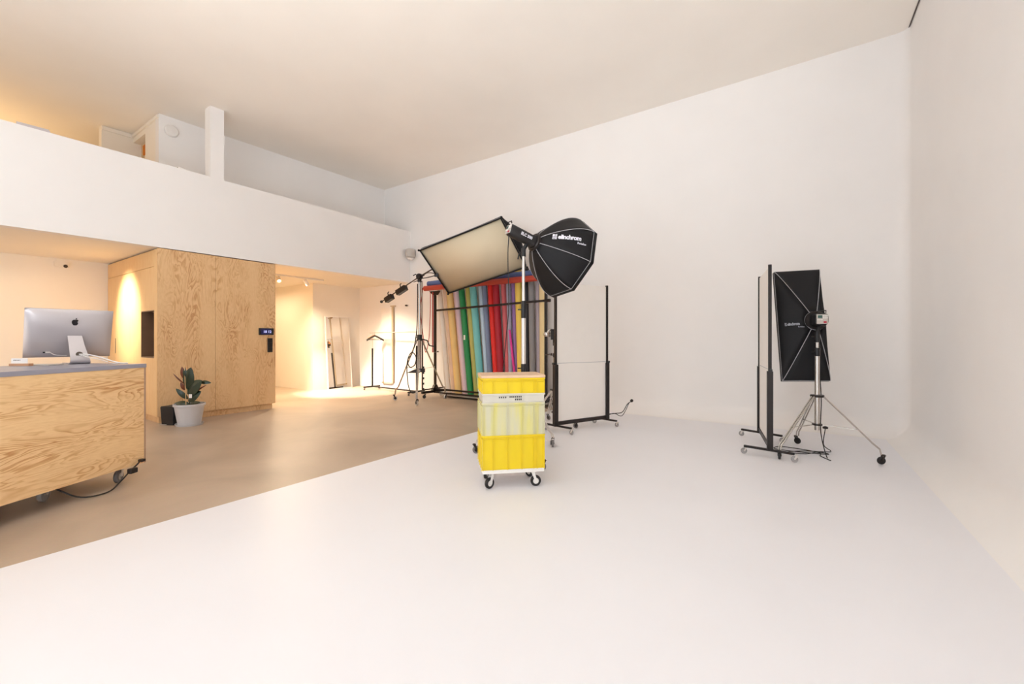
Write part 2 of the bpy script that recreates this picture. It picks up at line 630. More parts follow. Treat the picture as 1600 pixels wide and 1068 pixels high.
# upper mezzanine rooms: partition with return and doorway
b = MB()
b.box((-9.05, 2.6, 2.9), (-8.9, BY, 5.3))
struct(b, 'wall_mezzanine', 'wall_white')
b = MB()
b.box((-9.55, 2.6, 2.9), (-9.05, 2.72, 5.3))
b.box((-10.2, 2.6, 4.90), (-9.55, 2.72, 5.3))
b.box((-10.2, 2.6, 2.9), (-10.12, 2.72, 4.6))
b.box((-10.36, 2.17, 2.9), (-10.2, 2.72, 5.3))
struct(b, 'wall_mezzanine_return', 'wall_warm')
b = MB()
b.bar((-8.895, 2.59, cz(-8.9, 2.6) - 0.05), (-10.2, 2.59, cz(-10.2, 2.6) - 0.05), 0.03, 0.05)
b.bar((-10.19, 2.6, cz(-10.2, 2.6) - 0.05), (-10.19, 2.17, cz(-10.2, 2.17) - 0.05), 0.03, 0.05)
struct(b, 'trim_2', 'wall_warm')
t = thing('storage_cabinet', 'pale cabinet with orange top seen through the mezzanine doorway', 'cabinet', (-9.85, 3.0, 2.875))
b = MB(); b.box((-10.40, 2.82, 2.875), (-9.52, 3.2, 4.80)); b.build('body', 'wall_warm', t)
b = MB(); b.box((-10.42, 2.80, 4.80), (-9.50, 3.2, 4.98)); b.build('top_board', 'orange_wood', t)
# column standing on the parapet
b = MB(); b.box((PX - 0.2, 2.99, 3.86), (PX - 0.002, 3.19, cz(PX, 3.1) + 0.02)); struct(b, 'column', 'wall_white')

# ------------------------------------------------------------------ warm lamps
spot('track_light_a', (-9.26, 1.30, 2.56), (-9.26, 2.32, 1.72), 380, (1.0, 0.84, 0.62), 64, 1.0, 0.08)
area('room_glow', (-9.2, 0.2, 2.45), (-9.2, 0.2, 0), 1.6, 2.4, 15, (1.0, 0.76, 0.50))
spot('track_light_b', (-9.05, 4.62, 2.50), (-6.6, 4.0, 0), 90, (1.0, 0.80, 0.56), 112, 0.9, 0.05)
spot('track_light_c', (-9.12, 5.25, 2.50), (-9.0, 6.35, 0), 1000, (1.0, 0.88, 0.72), 60, 0.8, 0.05)
area('corridor_glow', (-11.2, 4.95, 2.5), (-11.2, 4.95, 0), 1.6, 1.0, 24, (1.0, 0.78, 0.50))
spot('track_light_d', (-9.12, 4.95, 2.50), (-8.3, BY, 0.7), 380, (1.0, 0.85, 0.64), 52, 0.9, 0.05)
area('mezzanine_lamp', (-11.6, 0.0, 3.6), (-11.6, 0.0, 5.0), 1.6, 3.0, 34, (1.0, 0.66, 0.32))

spot('track_light_e', (-9.16, 5.33, 2.44), (-8.9, 5.6, 0), 170, (1.0, 0.82, 0.58), 150, 0.8, 0.06)
spot('track_light_f', (-9.16, 4.72, 2.44), (-9.2, 4.6, 0), 90, (1.0, 0.82, 0.58), 150, 0.8, 0.06)

# ------------------------------------------------------------------ casters


def caster(parent, x, y, r, heading=0.0, wheel='rubber_grey', fork='satin_steel', top=None, width=None, name='caster', zoff=0.0):
    """swivel caster: fork plus wheel, floor contact at (x, y)"""
    top = top or r * 2.5
    width = width or r * 0.55
    c, s = math.cos(heading), math.sin(heading)
    ax = V((-s, c, 0))
    f = MB()
    tr = V((x, y, 0)) + V((c, s, 0)) * r * 0.55
    f.tube((tr.x, tr.y, top - r * 0.28), (tr.x, tr.y, top), r * 0.42, seg=12)
    for sd in (-1, 1):
        a = V((x, y, r)) + ax * sd * width * 0.72
        t = V((tr.x, tr.y, top - r * 0.25)) + ax * sd * width * 0.72
        f.bar(a, t, r * 0.5, r * 0.09, up=ax)
    f.obox((tr.x, tr.y, top - r * 0.25), V((c, s, 0)) * r * 0.4, ax * width * 0.8, (0, 0, r * 0.06))
    f.tube(V((x, y, r)) - ax * width * 0.85, V((x, y, r)) + ax * width * 0.85, r * 0.13, seg=8)
    fo = f.build(name, fork, parent)
    wh = MB()
    wh.use(wheel)
    wh.lathe([(r * 0.55, -width / 2), (r * 0.93, -width / 2), (r, -width * 0.3), (r, width * 0.3), (r * 0.93, width / 2), (r * 0.55, width / 2)], (x, y, r), ax, seg=24, cap=False)
    wh.use(fork if wheel != 'clear_caster' else 'clear_caster')
    wh.lathe([(r * 0.02, -width * 0.36), (r * 0.6, -width * 0.36), (r * 0.6, width * 0.36), (r * 0.02, width * 0.36)], (x, y, r), ax, seg=20, cap=False)
    wh.build('wheel', None, fo)
    return fo


# ------------------------------------------------------------------ plywood cabinet block
cab = thing('plywood_cabinet', 'room-high figured plywood cabinet block under the white mezzanine parapet', 'cabinet', (-9.17, 3.16, 0))
X0, X1, Y0, Y1 = -10.41, PX, 2.30, 4.03
ZT = 2.62
b = MB(); b.box((X1 - 0.018, Y0, 0.098), (X1, 3.06, ZT + 0.012)); b.box((X1 - 0.018, 3.063, 0.098), (X1, Y1, ZT + 0.012))
b.build('front_panel', 'ply_box', cab, bevel=0.001)
b = MB(); b.box((X0, Y0 + 0.03, 0), (X1 - 0.04, Y1 - 0.04, 0.098)); b.build('plinth', 'ply_box', cab)
NX0, NX1, NZ0, NZ1 = -8.62, -8.03, 0.99, 1.69
b = MB()
b.box((X0, Y0 + 0.45, 0.098), (X1 - 0.019, Y1, ZT)); b.box((X0, Y0 + 0.022, 0.098), (NX0 - 0.03, Y0 + 0.45, ZT))
b.box((NX0 - 0.03, Y0 + 0.022, 0.098), (X1 - 0.019, Y0 + 0.45, NZ0 - 0.02)); b.box((NX0 - 0.03, Y0 + 0.022, NZ1 + 0.02), (X1 - 0.019, Y0 + 0.45, ZT))
b.box((NX1 + 0.02, Y0 + 0.022, 0.098), (X1 - 0.019, Y0 + 0.45, ZT))
b.build('carcass', 'ply_side', cab)


def side(name, x0, x1, z0, z1, m='ply_side'):
    bb = MB(); bb.box((x0 + 0.003, Y0, z0 + 0.003), (x1 - 0.003, Y0 + 0.02, z1 - 0.003))
    return bb.build(name, m, cab, bevel=0.001)


side('upper_door', X0, -8.06, 2.365, ZT)
side('tall_door', X0, -9.97, 0.098, 2.365)
d2 = side('tall_door', -9.97, NX0 - 0.01, 0.098, 2.365)
b = MB(); b.box((-9.965, Y0 - 0.004, 1.02), (-9.945, Y0 + 0.001, 1.28)); b.build('handle', 'dark_metal', d2)
side('upper_panel', NX0 - 0.01, -8.06, NZ1 + 0.01, 2.365)
side('lower_door', NX0 - 0.01, -8.06, 0.098, NZ0 - 0.01)
b = MB(); b.box((-8.055, Y0 - 0.003, 0.098), (X1 - 0.019, Y0 + 0.02, ZT)); b.build('corner_post', 'ply_side', cab)
b = MB()
b.box((NX0, Y0 + 0.43, NZ0), (NX1, Y0 + 0.449, NZ1)); b.box((NX0 - 0.015, Y0 - 0.002, NZ0), (NX0, Y0 + 0.43, NZ1))
b.box((NX1, Y0 - 0.002, NZ0), (NX1 + 0.015, Y0 + 0.43, NZ1)); b.box((NX0 - 0.015, Y0 - 0.002, NZ1), (NX1 + 0.015, Y0 + 0.43, NZ1 + 0.015))
b.box((NX0 - 0.015, Y0 - 0.002, NZ0 - 0.015), (NX1 + 0.015, Y0 + 0.43, NZ0))
b.build('niche', 'sink_dark', cab)
# coffee grinder / cups in the niche
t = thing('coffee_machine', 'small dark machine with steel rings in the plywood cabinet niche', 'appliance', (-8.14, 2.42, NZ0))
b = MB(); b.box((-8.27, 2.36, NZ0), (-8.05, 2.52, NZ0 + 0.07)); b.build('body', 'black_plastic', t, bevel=0.01)
b = MB()
for z in (0.085, 0.125, 0.165):
    b.lathe([(0.05, 0), (0.055, 0.012), (0.05, 0.024)], (-8.11, 2.41, NZ0 + z - 0.015), seg=20)
b.build('steel_rings', 'satin_steel', t)

# clock and switch on the front panel
t = thing('digital_clock', 'small black digital clock showing 18 12 on the plywood front', 'clock', (PX, 3.86, 1.40))
b = MB(); b.box((PX, 3.735, 1.343), (PX + 0.03, 3.985, 1.463)); b.build('housing', 'black_plastic', t, bevel=0.004)
b = MB(); b.box((PX + 0.028, 3.765, 1.352), (PX + 0.032, 3.93, 1.452)); b.build('screen', 'screen_blue', t)
vs, fs = text_mesh('18 12', 0.062, bold=0.0012)
b = MB(); b.add([(PX + 0.034, 3.800 + x, 1.380 + y) for x, y in vs], fs); b.build('digits', 'digit_glow', t)
t = thing('switch_panel', 'black upright switch strip below the clock on the plywood front', 'switch', (PX, 3.93, 1.16))
b = MB(); b.box((PX, 3.886, 1.03), (PX + 0.012, 3.974, 1.285)); b.build('frame', 'black_plastic', t, bevel=0.003)
b = MB()
for z in (1.04, 1.122, 1.204):
    b.box((PX + 0.012, 3.893, z), (PX + 0.018, 3.967, z + 0.074))
b.build('rocker', 'black_metal', t, bevel=0.002)

# ------------------------------------------------------------------ reception desk
A = V((-4.370, 0.438, 0)); B_ = V((-4.866, 1.316, 0))
dd = (B_ - A).normalized()
ang = math.atan2(dd.y, dd.x)
LEN, DEP = 2.9, 0.80
desk = thing('reception_desk', 'rolling reception desk of figured plywood with a grey top', 'desk', (B_.x, B_.y, 0), ang)
# local frame: x runs along the front away from the far end (negative towards the camera), y = into the desk
b = MB(); b.box((-LEN, 0, 0.15), (0, 0.02, 1.004)); b.build('front_panel', 'ply_desk', desk, local=True, bevel=0.001)
b = MB(); b.box((0.0, 0.0, 0.15), (0.018, DEP, 1.004)); b.build('end_panel', 'ply_edge', desk, local=True)
b = MB(); b.box((-LEN, DEP - 0.02, 0.15), (0, DEP, 1.004)); b.box((-LEN, 0.02, 0.15), (-0.001, DEP - 0.02, 0.17)); b.box((-LEN - 0.018, 0, 0.15), (-LEN, DEP, 1.004))
b.build('carcass', 'ply_edge', desk, local=True)
b = MB(); b.box((-LEN - 0.018, -0.004, 1.004), (0.02, DEP + 0.004, 1.038)); b.build('desktop', 'desk_top', desk, local=True, bevel=0.002)
RD = Matrix.Rotation(ang, 3, 'Z')


def DW(x, y, z=0):
    p = RD @ V((x, y, 0)); return V((p.x + B_.x, p.y + B_.y, z))


def local_caster(parent, x, y, r, heading, wheel, fork, top):
    """caster in the frame of a rotated parent"""
    fo = caster(None, x, y, r, heading, wheel, fork, top)
    fo.parent = parent
    return fo


for cx_, cy_ in ((-0.55, 0.28), (-0.10, 0.14), (-0.10, 0.68), (-1.7, 0.28), (-0.55, 0.68)):
    local_caster(desk, cx_, cy_, 0.055, 0.4, 'clear_caster' if cx_ != -0.10 else 'rubber_grey', 'satin_steel', 0.15)
# power cable of the desk
t = thing('power_cable', 'black power cable with plug hanging under the desk end', 'cable', DW(-0.2, 0.0, 0))
b = MB()
b.poly([DW(-0.62, 0.10, 0.13), DW(-0.52, 0.0, 0.03), DW(-0.36, -0.05, 0.015), DW(-0.24, -0.03, 0.06), DW(-0.16, -0.03, 0.12), DW(-0.08, -0.02, 0.16), DW(-0.05, -0.02, 0.19)], 0.006, smooth=6)
b.build('cord', 'cable_black', t)
b = MB(); b.obox(DW(-0.15, -0.045, 0.125), dd * 0.032, V((0, 0, 1)) * 0.022, RD @ V((0, 0.02, 0)))
b.obox(DW(-0.05, -0.03, 0.185), dd * 0.02, V((0, 0, 1)) * 0.012, RD @ V((0, 0.02, 0)))
b.build('plug', 'brown_plug', t, bevel=0.006)

# ------------------------------------------------------------------ computer on the desk
DZ = 1.0382
imac = thing('desktop_computer', 'silver all-in-one desktop computer seen from behind on the desk', 'computer', (-5.40, 0.945, DZ), math.radians(-2.0))
W2, HH, TILT = 0.275, 0.222, math.radians(18)
ca, sa = math.cos(TILT), math.sin(TILT)
# panel centre: local x is towards the camera, y runs along the panel, z up
PC = V((-0.022, 0, 0.272))
pu = V((0, 1, 0)); pv = V((sa, 0, ca)); pn = V((ca, 0, -sa))
b = MB(); rows = []
NN = 24
for j in range(NN + 1):
    row = []
    for i in range(NN + 1):
        x = -1 + 2 * i / NN; y = -1 + 2 * j / NN
        h = (1 - abs(x) ** 3.2) ** 0.6 * (1 - abs(y) ** 2.6) ** 0.6
        row.append(PC + pu * x * W2 + pv * y * HH + pn * (0.006 + 0.045 * max(h, 0)))
    rows.append(row)
b.grid(rows)
n0 = len(b.v)
b.box((0, 0, 0), (0, 0, 0)) if False else None
# thin rim
e = [PC + pu * sx_ * W2 + pv * sy_ * HH for sx_, sy_ in ((-1, -1), (1, -1), (1, 1), (-1, 1))]
b.obox(PC, pu * W2, pv * HH, pn * 0.006)
b.build('housing', 'aluminium', imac, local=True, angle=50)
b = MB(); b.obox(PC - pn * 0.0068, pu * (W2 - 0.005), pv * (HH - 0.005), pn * 0.001); b.build('display', 'black_plastic', imac, local=True)
# stand: bent sheet going down from the back, then forward under the panel
b = MB()
prof = [(0.030, 0.25), (0.062, 0.165), (0.096, 0.09), (0.116, 0.045), (0.118, 0.022), (0.106, 0.008), (0.078, 0.004), (-0.10, 0.004)]
SY = [0.022, 0.030, 0.038, 0.044, 0.046, 0.046, 0.044, 0.03]
rows = []
hw = [0.046, 0.050, 0.056, 0.061, 0.064, 0.066, 0.068, 0.068]
for k, (px_, pz_) in enumerate(prof):
    q = prof[min(k + 1, 7)]; p_ = prof[max(k - 1, 0)]
    tx, tz = q[0] - p_[0], q[1] - p_[1]
    l = math.hypot(tx, tz); nx, nz = tz / l, -tx / l
    th = 0.0035
    rows.append([V((px_ + nx * th, SY[k] - hw[k], pz_ + nz * th)), V((px_ + nx * th, SY[k] + hw[k], pz_ + nz * th)), V((px_ - nx * th, SY[k] + hw[k], pz_ - nz * th)), V((px_ - nx * th, SY[k] - hw[k], pz_ - nz * th))])
b.grid(rows, closed=True)
b.add([rows[0][k] for k in range(4)], [(0, 1, 2, 3)]); b.add([rows[-1][k] for k in range(4)], [(0, 1, 2, 3)])
stand = b.build('stand', 'aluminium', imac, local=True, angle=60)
b = MB(); b.lathe([(0.0, 0), (0.024, 0), (0.024, 0.002), (0.0, 0.002)], (0.1005, 0.042, 0.085), (0.92, 0, 0.36), seg=24)
b.build('cable_hole', 'dark_metal', stand, local=True)


def arc(cx_, cy_, r, a0, a1, n=14):
    return [(cx_ + r * math.cos(math.radians(a0 + (a1 - a0) * i / n)), cy_ + r * math.sin(math.radians(a0 + (a1 - a0) * i / n))) for i in range(n + 1)]


# fruit silhouette with a bite on its right side and a small leaf
out = []
out += arc(0.20, 0.30, 0.34, 100, 30, 8)          # upper right lobe
out += [(0.44, 0.33), (0.37, 0.22), (0.345, 0.08), (0.38, -0.07), (0.47, -0.19)]   # bite
out += [(0.42, -0.36), (0.33, -0.53), (0.21, -0.66), (0.12, -0.68), (0.02, -0.63), (-0.10, -0.65), (-0.20, -0.66), (-0.32, -0.52)]
out += [(-0.45, -0.28), (-0.52, -0.02), (-0.52, 0.22), (-0.44, 0.45), (-0.30, 0.58), (-0.14, 0.62), (0.0, 0.56)]
# outline as seen from the camera side: local y decreases to the right
lc = PC + pv * 0.118 + pn * 0.0508 + pu * (0.020)
b = MB(); S = 0.041
b.prism(out, lc, pu * S, pv * S, pn * 0.002)
leaf = [(0.02, 0.68), (0.05, 0.86), (0.20, 1.0), (0.27, 1.02), (0.24, 0.84), (0.12, 0.71)]
b.prism(leaf, lc, pu * S, pv * S, pn * 0.002)
b.build('logo', 'logo_black', imac, local=True)
b = MB()
b.poly([(0.105, 0.04, 0.085), (0.16, 0.09, 0.082), (0.25, 0.16, 0.055), (0.33, 0.22, 0.022), (0.37, 0.27, 0.006), (0.38, 0.31, 0.005)], 0.0055, smooth=6)
b.poly([(0.105, 0.045, 0.08), (0.15, 0.08, 0.062), (0.23, 0.15, 0.04), (0.32, 0.21, 0.008), (0.35, 0.25, 0.004)], 0.0035, smooth=5)
b.build('power_cable', 'cable_white', imac, local=True)
b = MB()
b.use('black_plastic'); b.obox(PC + pv * -0.165 + pu * -0.155 + pn * 0.030, pu * 0.008, pv * 0.005, pn * 0.006)
b.use('cable_white'); b.obox(PC + pv * -0.162 + pu * -0.135 + pn * 0.038, pu * 0.014, pv * 0.005, pn * 0.006)
b.poly([PC + pv * -0.165 + pu * -0.12 + pn * 0.04, PC + pv * -0.185 + pu * -0.09 + pn * 0.05, PC + pv * -0.19 + pu * -0.02 + pn * 0.06], 0.003, smooth=5)
b.build('port_cable', None, imac, local=True)

t = thing('card_holder', 'small white card standing in a wooden block on the desk', 'card holder', (-5.28, 0.64, DZ), math.radians(38))
b = MB(); b.box((-0.075, -0.02, 0), (0.075, 0.02, 0.020)); b.build('block', 'cardboard', t, local=True, bevel=0.002)
b = MB(); b.box((-0.075, -0.001, 0.012), (0.05, 0.001, 0.062)); b.build('card', 'white_plastic', t, local=True)
b = MB()
for k, (x, wd) in enumerate(((-0.058, 0.008), (-0.048, 0.006), (-0.040, 0.008), (-0.028, 0.005), (-0.021, 0.007), (-0.010, 0.005))):
    b.box((x, -0.0022, 0.044), (x + wd * 0.8, -0.0012, 0.050))
b.build('print', 'dark_metal', t, local=True)
b = MB(); b.box((-0.09, -0.06, 0), (0.09, 0.06, 0.009))
o = b.build('tablet', 'grey_plastic', base=(-5.25, 0.775, DZ), local=True, bevel=0.003); o.rotation_euler = (0, 0, math.radians(30))
tag(o, 'thin grey tablet lying flat on the desk by the computer', 'tablet')
o.location = (-5.25, 0.775, DZ)

# ------------------------------------------------------------------ plant and bin
pot = thing('potted_plant', 'rubber plant in a white pot with two canes', 'plant', (-7.42, 2.53, 0))
b = MB(); b.lathe([(0.0, 0), (0.135, 0), (0.142, 0.02), (0.182, 0.275), (0.196, 0.275), (0.196, 0.305), (0.183, 0.305), (0.178, 0.27), (0.0, 0.27)], (-7.42, 2.53, 0.012), seg=40)
b.build('pot', 'pot_white', pot, angle=50)
b = MB(); b.lathe([(0.0, 0), (0.16, 0), (0.175, 0.03), (0.168, 0.03), (0.152, 0.011), (0.0, 0.011)], (-7.42, 2.53, 0.0), seg=36); b.build('saucer', 'pot_white', pot)
b = MB(); b.lathe([(0.0, 0), (0.176, 0.0), (0.176, 0.008), (0.0, 0.012)], (-7.42, 2.53, 0.283), seg=30); b.build('soil', 'soil', pot)
# directions in the picture plane seen from the camera: right = RT, up = z
RT = V((math.cos(YAW), math.sin(YAW), 0)); FW = V((-math.sin(YAW), math.cos(YAW), 0))
PB = V((-7.42, 2.53, 0.29))


def PP(x, z, f=0.0):
    """offset from the plant foot: x to the right, z up, f away"""
    return PB + RT * x + FW * f + V((0, 0, z))


b = MB(); b.poly([PP(0.0, 0), PP(0.0, 0.12), PP(-0.03, 0.26), PP(-0.04, 0.42), PP(-0.03, 0.50)], 0.008, smooth=5); b.build('stem', 'leaf', pot)
b = MB(); b.tube(PP(-0.24, 0.52, 0.05), PP(-0.10, 0.0, 0.05), 0.005); b.build('cane', 'cane', pot)
b = MB(); b.tube(PP(-0.05, 0.60, -0.03), PP(-0.035, 0.0, -0.02), 0.005); b.build('cane', 'cane', pot)


def leaf_mesh(p0, p1, wd, m='leaf', nrm=None, droop=0.02):
    p0, p1 = V(p0), V(p1)
    d = p1 - p0; L = d.length
    nrm = V(nrm) if nrm is not None else -FW
    sd = d.cross(nrm).normalized(); nn = sd.cross(d).normalized()
    bb = MB(); rows = []
    K = 12
    for i in range(K + 1):
        s_ = i / K
        ww = wd * 1.15 * (math.sin(PI * s_ ** 0.85) ** 0.75 if 0 < s_ < 1 else 0.0) + 0.0015
        c = p0 + d * s_ - nn * droop * math.sin(PI * s_) * -1
        rows.append([c + sd * ww * q + nn * (-abs(q) * 0.18 * ww) for q in (-1, -0.5, 0, 0.5, 1)])
    bb.grid(rows)
    back = [[p - nn * 0.0018 for p in r_] for r_ in rows]
    bb.grid([list(reversed(r_)) for r_ in back])
    bb.poly([p0, p0 + d * 0.5 + nn * (droop + 0.001), p1], 0.0022, seg=6, smooth=3)
    o = bb.build('leaf', m, pot, angle=70)
    return o


LV = [((-0.035, 0.17), (0.22, 0.37), 0.085, 'leaf'), ((-0.04, 0.24), (0.05, 0.56), 0.08, 'leaf'), ((-0.04, 0.33), (-0.05, 0.57), 0.028, 'leaf'),
      ((-0.07, 0.38), (-0.10, 0.57), 0.028, 'leaf_red'), ((0.16, 0.34), (0.32, 0.33), 0.024, 'leaf'), ((-0.07, 0.31), (-0.20, 0.47), 0.008, 'leaf_red'),
      ((-0.02, 0.09), (-0.17, 0.25), 0.030, 'leaf'), ((-0.02, 0.06), (0.19, 0.21), 0.058, 'leaf'), ((0.07, 0.17), (0.26, 0.30), 0.010, 'leaf_red'),
      ((-0.01, 0.02), (-0.22, 0.03), 0.035, 'leaf'), ((0.0, 0.02), (0.20, 0.05), 0.022, 'leaf'), ((-0.06, 0.22), (-0.10, 0.34), 0.022, 'leaf_red'), ((0.0, 0.01), (-0.15, 0.045), 0.03, 'leaf')]
for i, (a, c, wd, mm) in enumerate(LV):
    f0 = -0.05 + 0.012 * (i % 5)
    leaf_mesh(PP(a[0], a[1], 0), PP(c[0], c[1], f0), wd, mm, nrm=(-FW + V((0, 0, 0.35 if i < 9 else 0.9))).normalized())
b = MB(); b.obox(PP(0.045, 0.14, -0.04), RT * 0.022, V((0, 0, 1)) * 0.028, FW * 0.001); b.build('tag', 'white_plastic', pot)

t = thing('waste_bin', 'black bin on the floor beside the white plant pot', 'bin', (-7.70, 2.43, 0), math.radians(24))
b = MB()
b.grid([[V((sx_ * hw_, sy_ * hw_, z)) for sx_, sy_ in ((-1, -1), (1, -1), (1, 1), (-1, 1))] for hw_, z in ((0.100, 0.0), (0.112, 0.265), (0.104, 0.265), (0.094, 0.01))], closed=True)
b.box((-0.1, -0.1, 0), (0.1, 0.1, 0.008))
b.build('body', 'black_plastic', t, local=True, bevel=0.006)
b = MB(); b.box((-0.108, -0.108, 0.262), (0.108, 0.108, 0.276)); b.build('lid', 'black_plastic', t, local=True, bevel=0.005)
b = MB(); b.bar((-0.09, -0.13, 0.012), (0.0, -0.118, 0.012), 0.02, 0.008); b.build('pedal', 'satin_steel', t, local=True)

# ------------------------------------------------------------------ crate stack on a dolly
CU = V((0.725, 0.688, 0)).normalized(); CV = V((-0.688, 0.725, 0)).normalized()
FL = V((-2.160, 2.772, 0))
CW, CD = 0.537, 0.36
CC = FL + CU * CW / 2 + CV * CD / 2
CA = math.atan2(CU.y, CU.x)
dolly = thing('crate_dolly', 'white transport dolly on four casters carrying the yellow crates', 'dolly', CC, CA)
b = MB(); hx, hy = CW / 2 - 0.004, CD / 2
b.box((-hx, -hy, 0.135), (hx, hy, 0.158))
b.box((-hx, -hy, 0.158), (hx, -hy + 0.006, 0.166)); b.box((-hx, hy - 0.006, 0.158), (hx, hy, 0.166))
b.build('platform', 'white_plastic', dolly, local=True, bevel=0.004)
for sx_, sy_, hd in ((-1, -1, 0.6), (1, -1, 0.0 + PI), (-1, 1, 1.2), (1, 1, 2.2)):
    ct = local_caster(dolly, sx_ * (hx - 0.065), sy_ * (hy - 0.05), 0.046, hd, 'black_plastic', 'white_plastic', 0.135)


def crate(z0, h, label, m, ribm=None, inner=None, band=0.0, nm='stacking_crate'):
    t = thing(nm, label, 'crate', (CC.x, CC.y, z0), CA, 'crates stacked on the dolly')
    w2, d2 = CW / 2 - 0.006, CD / 2 - 0.006
    b = MB()
    # hollow tapered body: outer skin, rim, inner skin, bottom
    tp = 0.992
    rings = [(w2 * tp, d2 * tp, 0.0), (w2 * tp, d2 * tp, 0.004), (w2, d2, h), (w2 - 0.006, d2 - 0.006, h), (w2 * tp - 0.006, d2 * tp - 0.006, 0.008)]
    rows_ = [[V((sx_ * a, sy_ * c, z)) for sx_, sy_ in ((-1, -1), (1, -1), (1, 1), (-1, 1))] for a, c, z in rings]
    b.grid(rows_, closed=True)
    b.add(rows_[0], [(0, 3, 2, 1)]); b.add(rows_[-1], [(0, 1, 2, 3)])
    b.build('body', m, t, local=True)
    # ribs on front/back and sides
    b = MB()
    for fx in (0.0, 0.165, 0.40, 0.635, 0.83, 0.885, 1.0):
        x = -w2 + 2 * w2 * fx
        ww = 0.0035
        xx = min(max(x, -w2 + ww), w2 - ww)
        for sy_ in (-1, 1):
            b.box((xx - ww, sy_ * (d2 + 0.0045) - 0.005, 0.004), (xx + ww, sy_ * (d2 + 0.0045) + 0.001, h - 0.02))
    for fy in (0.0, 0.25, 0.5, 0.75, 1.0):
        y = -d2 + 2 * d2 * fy
        for sx_ in (-1, 1):
            b.box((sx_ * (w2 + 0.0045) - 0.005, y - 0.003, 0.004), (sx_ * (w2 + 0.0045) + 0.001, y + 0.003, h - 0.02))
    b.build('ribs', ribm or m, t, local=True)
    b = MB()
    for zz, hh_, ov in ((h - 0.014, 0.014, 0.008), (h - 0.032, 0.006, 0.006)):
        b.box((-w2 - ov, -d2 - ov, zz), (w2 + ov, -d2 + 0.001, zz + hh_)); b.box((-w2 - ov, d2 - 0.001, zz), (w2 + ov, d2 + ov, zz + hh_))
        b.box((-w2 - ov, -d2, zz), (-w2 + 0.001, d2, zz + hh_)); b.box((w2 - 0.001, -d2, zz), (w2 + ov, d2, zz + hh_))
    b.build('rim', ribm or m, t, local=True, bevel=0.002)
    return t


crate(0.160, 0.292, 'bright yellow plastic crate at the bottom of the dolly stack', 'crate_yellow')
tc_ = crate(0.452, 0.272, 'translucent pale plastic crate in the middle of the dolly stack', 'crate_clear', ribm='crate_clear')
t2 = thing('ventilated_crate', 'shallow white plastic tray with small slots above the translucent crate', 'crate', (CC.x, CC.y, 0.724), CA, 'crates stacked on the dolly')
b = MB(); w2, d2 = CW / 2 - 0.004, CD / 2 - 0.004
rows_ = [[V((sx_ * a, sy_ * c, z)) for sx_, sy_ in ((-1, -1), (1, -1), (1, 1), (-1, 1))] for a, c, z in ((w2 - .004, d2 - .004, 0), (w2, d2, 0.078), (w2 - .006, d2 - .006, 0.078), (w2 - .01, d2 - .01, 0.006))]
b.grid(rows_, closed=True); b.add(rows_[0], [(0, 3, 2, 1)]); b.add(rows_[-1], [(0, 1, 2, 3)])
b.build('body', 'crate_white', t2, local=True, bevel=0.001)
b = MB()
b.box((-w2 - .006, -d2 - .006, 0.064), (w2 + .006, -d2, 0.078)); b.box((-w2 - .006, d2, 0.064), (w2 + .006, d2 + .006, 0.078))
b.box((-w2 - .006, -d2, 0.064), (-w2, d2, 0.078)); b.box((w2, -d2, 0.064), (w2 + .006, d2, 0.078)); b.box((-w2 - .003, -d2 - .004, 0.0), (w2 + .003, -d2, 0.006))
b.build('rim', 'crate_white', t2, local=True, bevel=0.002)
b = MB()
for k in range(6):
    if k >= 2:
        b.box((-0.16 + k * 0.0175, -d2 - 0.0012, 0.040), (-0.151 + k * 0.0175, -d2 + 0.004, 0.053))
for k in range(7):
    b.box((-0.035 + k * 0.0155, -d2 - 0.0012, 0.043), (-0.026 + k * 0.0155, -d2 + 0.004, 0.056))
    if k > 2:
        b.box((-0.035 + k * 0.0155, -d2 - 0.0012, 0.020), (-0.026 + k * 0.0155, -d2 + 0.004, 0.034))
b.build('slots', 'black_plastic', t2, local=True)
crate(0.802, 0.130, 'shallow bright yellow crate at the top of the dolly stack', 'crate_yellow')
b = MB(); b.box((-CW / 2 - 0.004, -CD / 2 - 0.004, 0), (CW / 2 + 0.004, CD / 2 + 0.004, 0.022))
o = b.build('wooden_board', 'pale_wood', base=(CC.x, CC.y, 0.9325), local=True, bevel=0.003); o.rotation_euler = (0, 0, CA); o.location = (CC.x, CC.y, 0.9325)
tag(o, 'pale wooden board lying on top of the crate stack', 'board')

# ------------------------------------------------------------------ rolling reflector panels


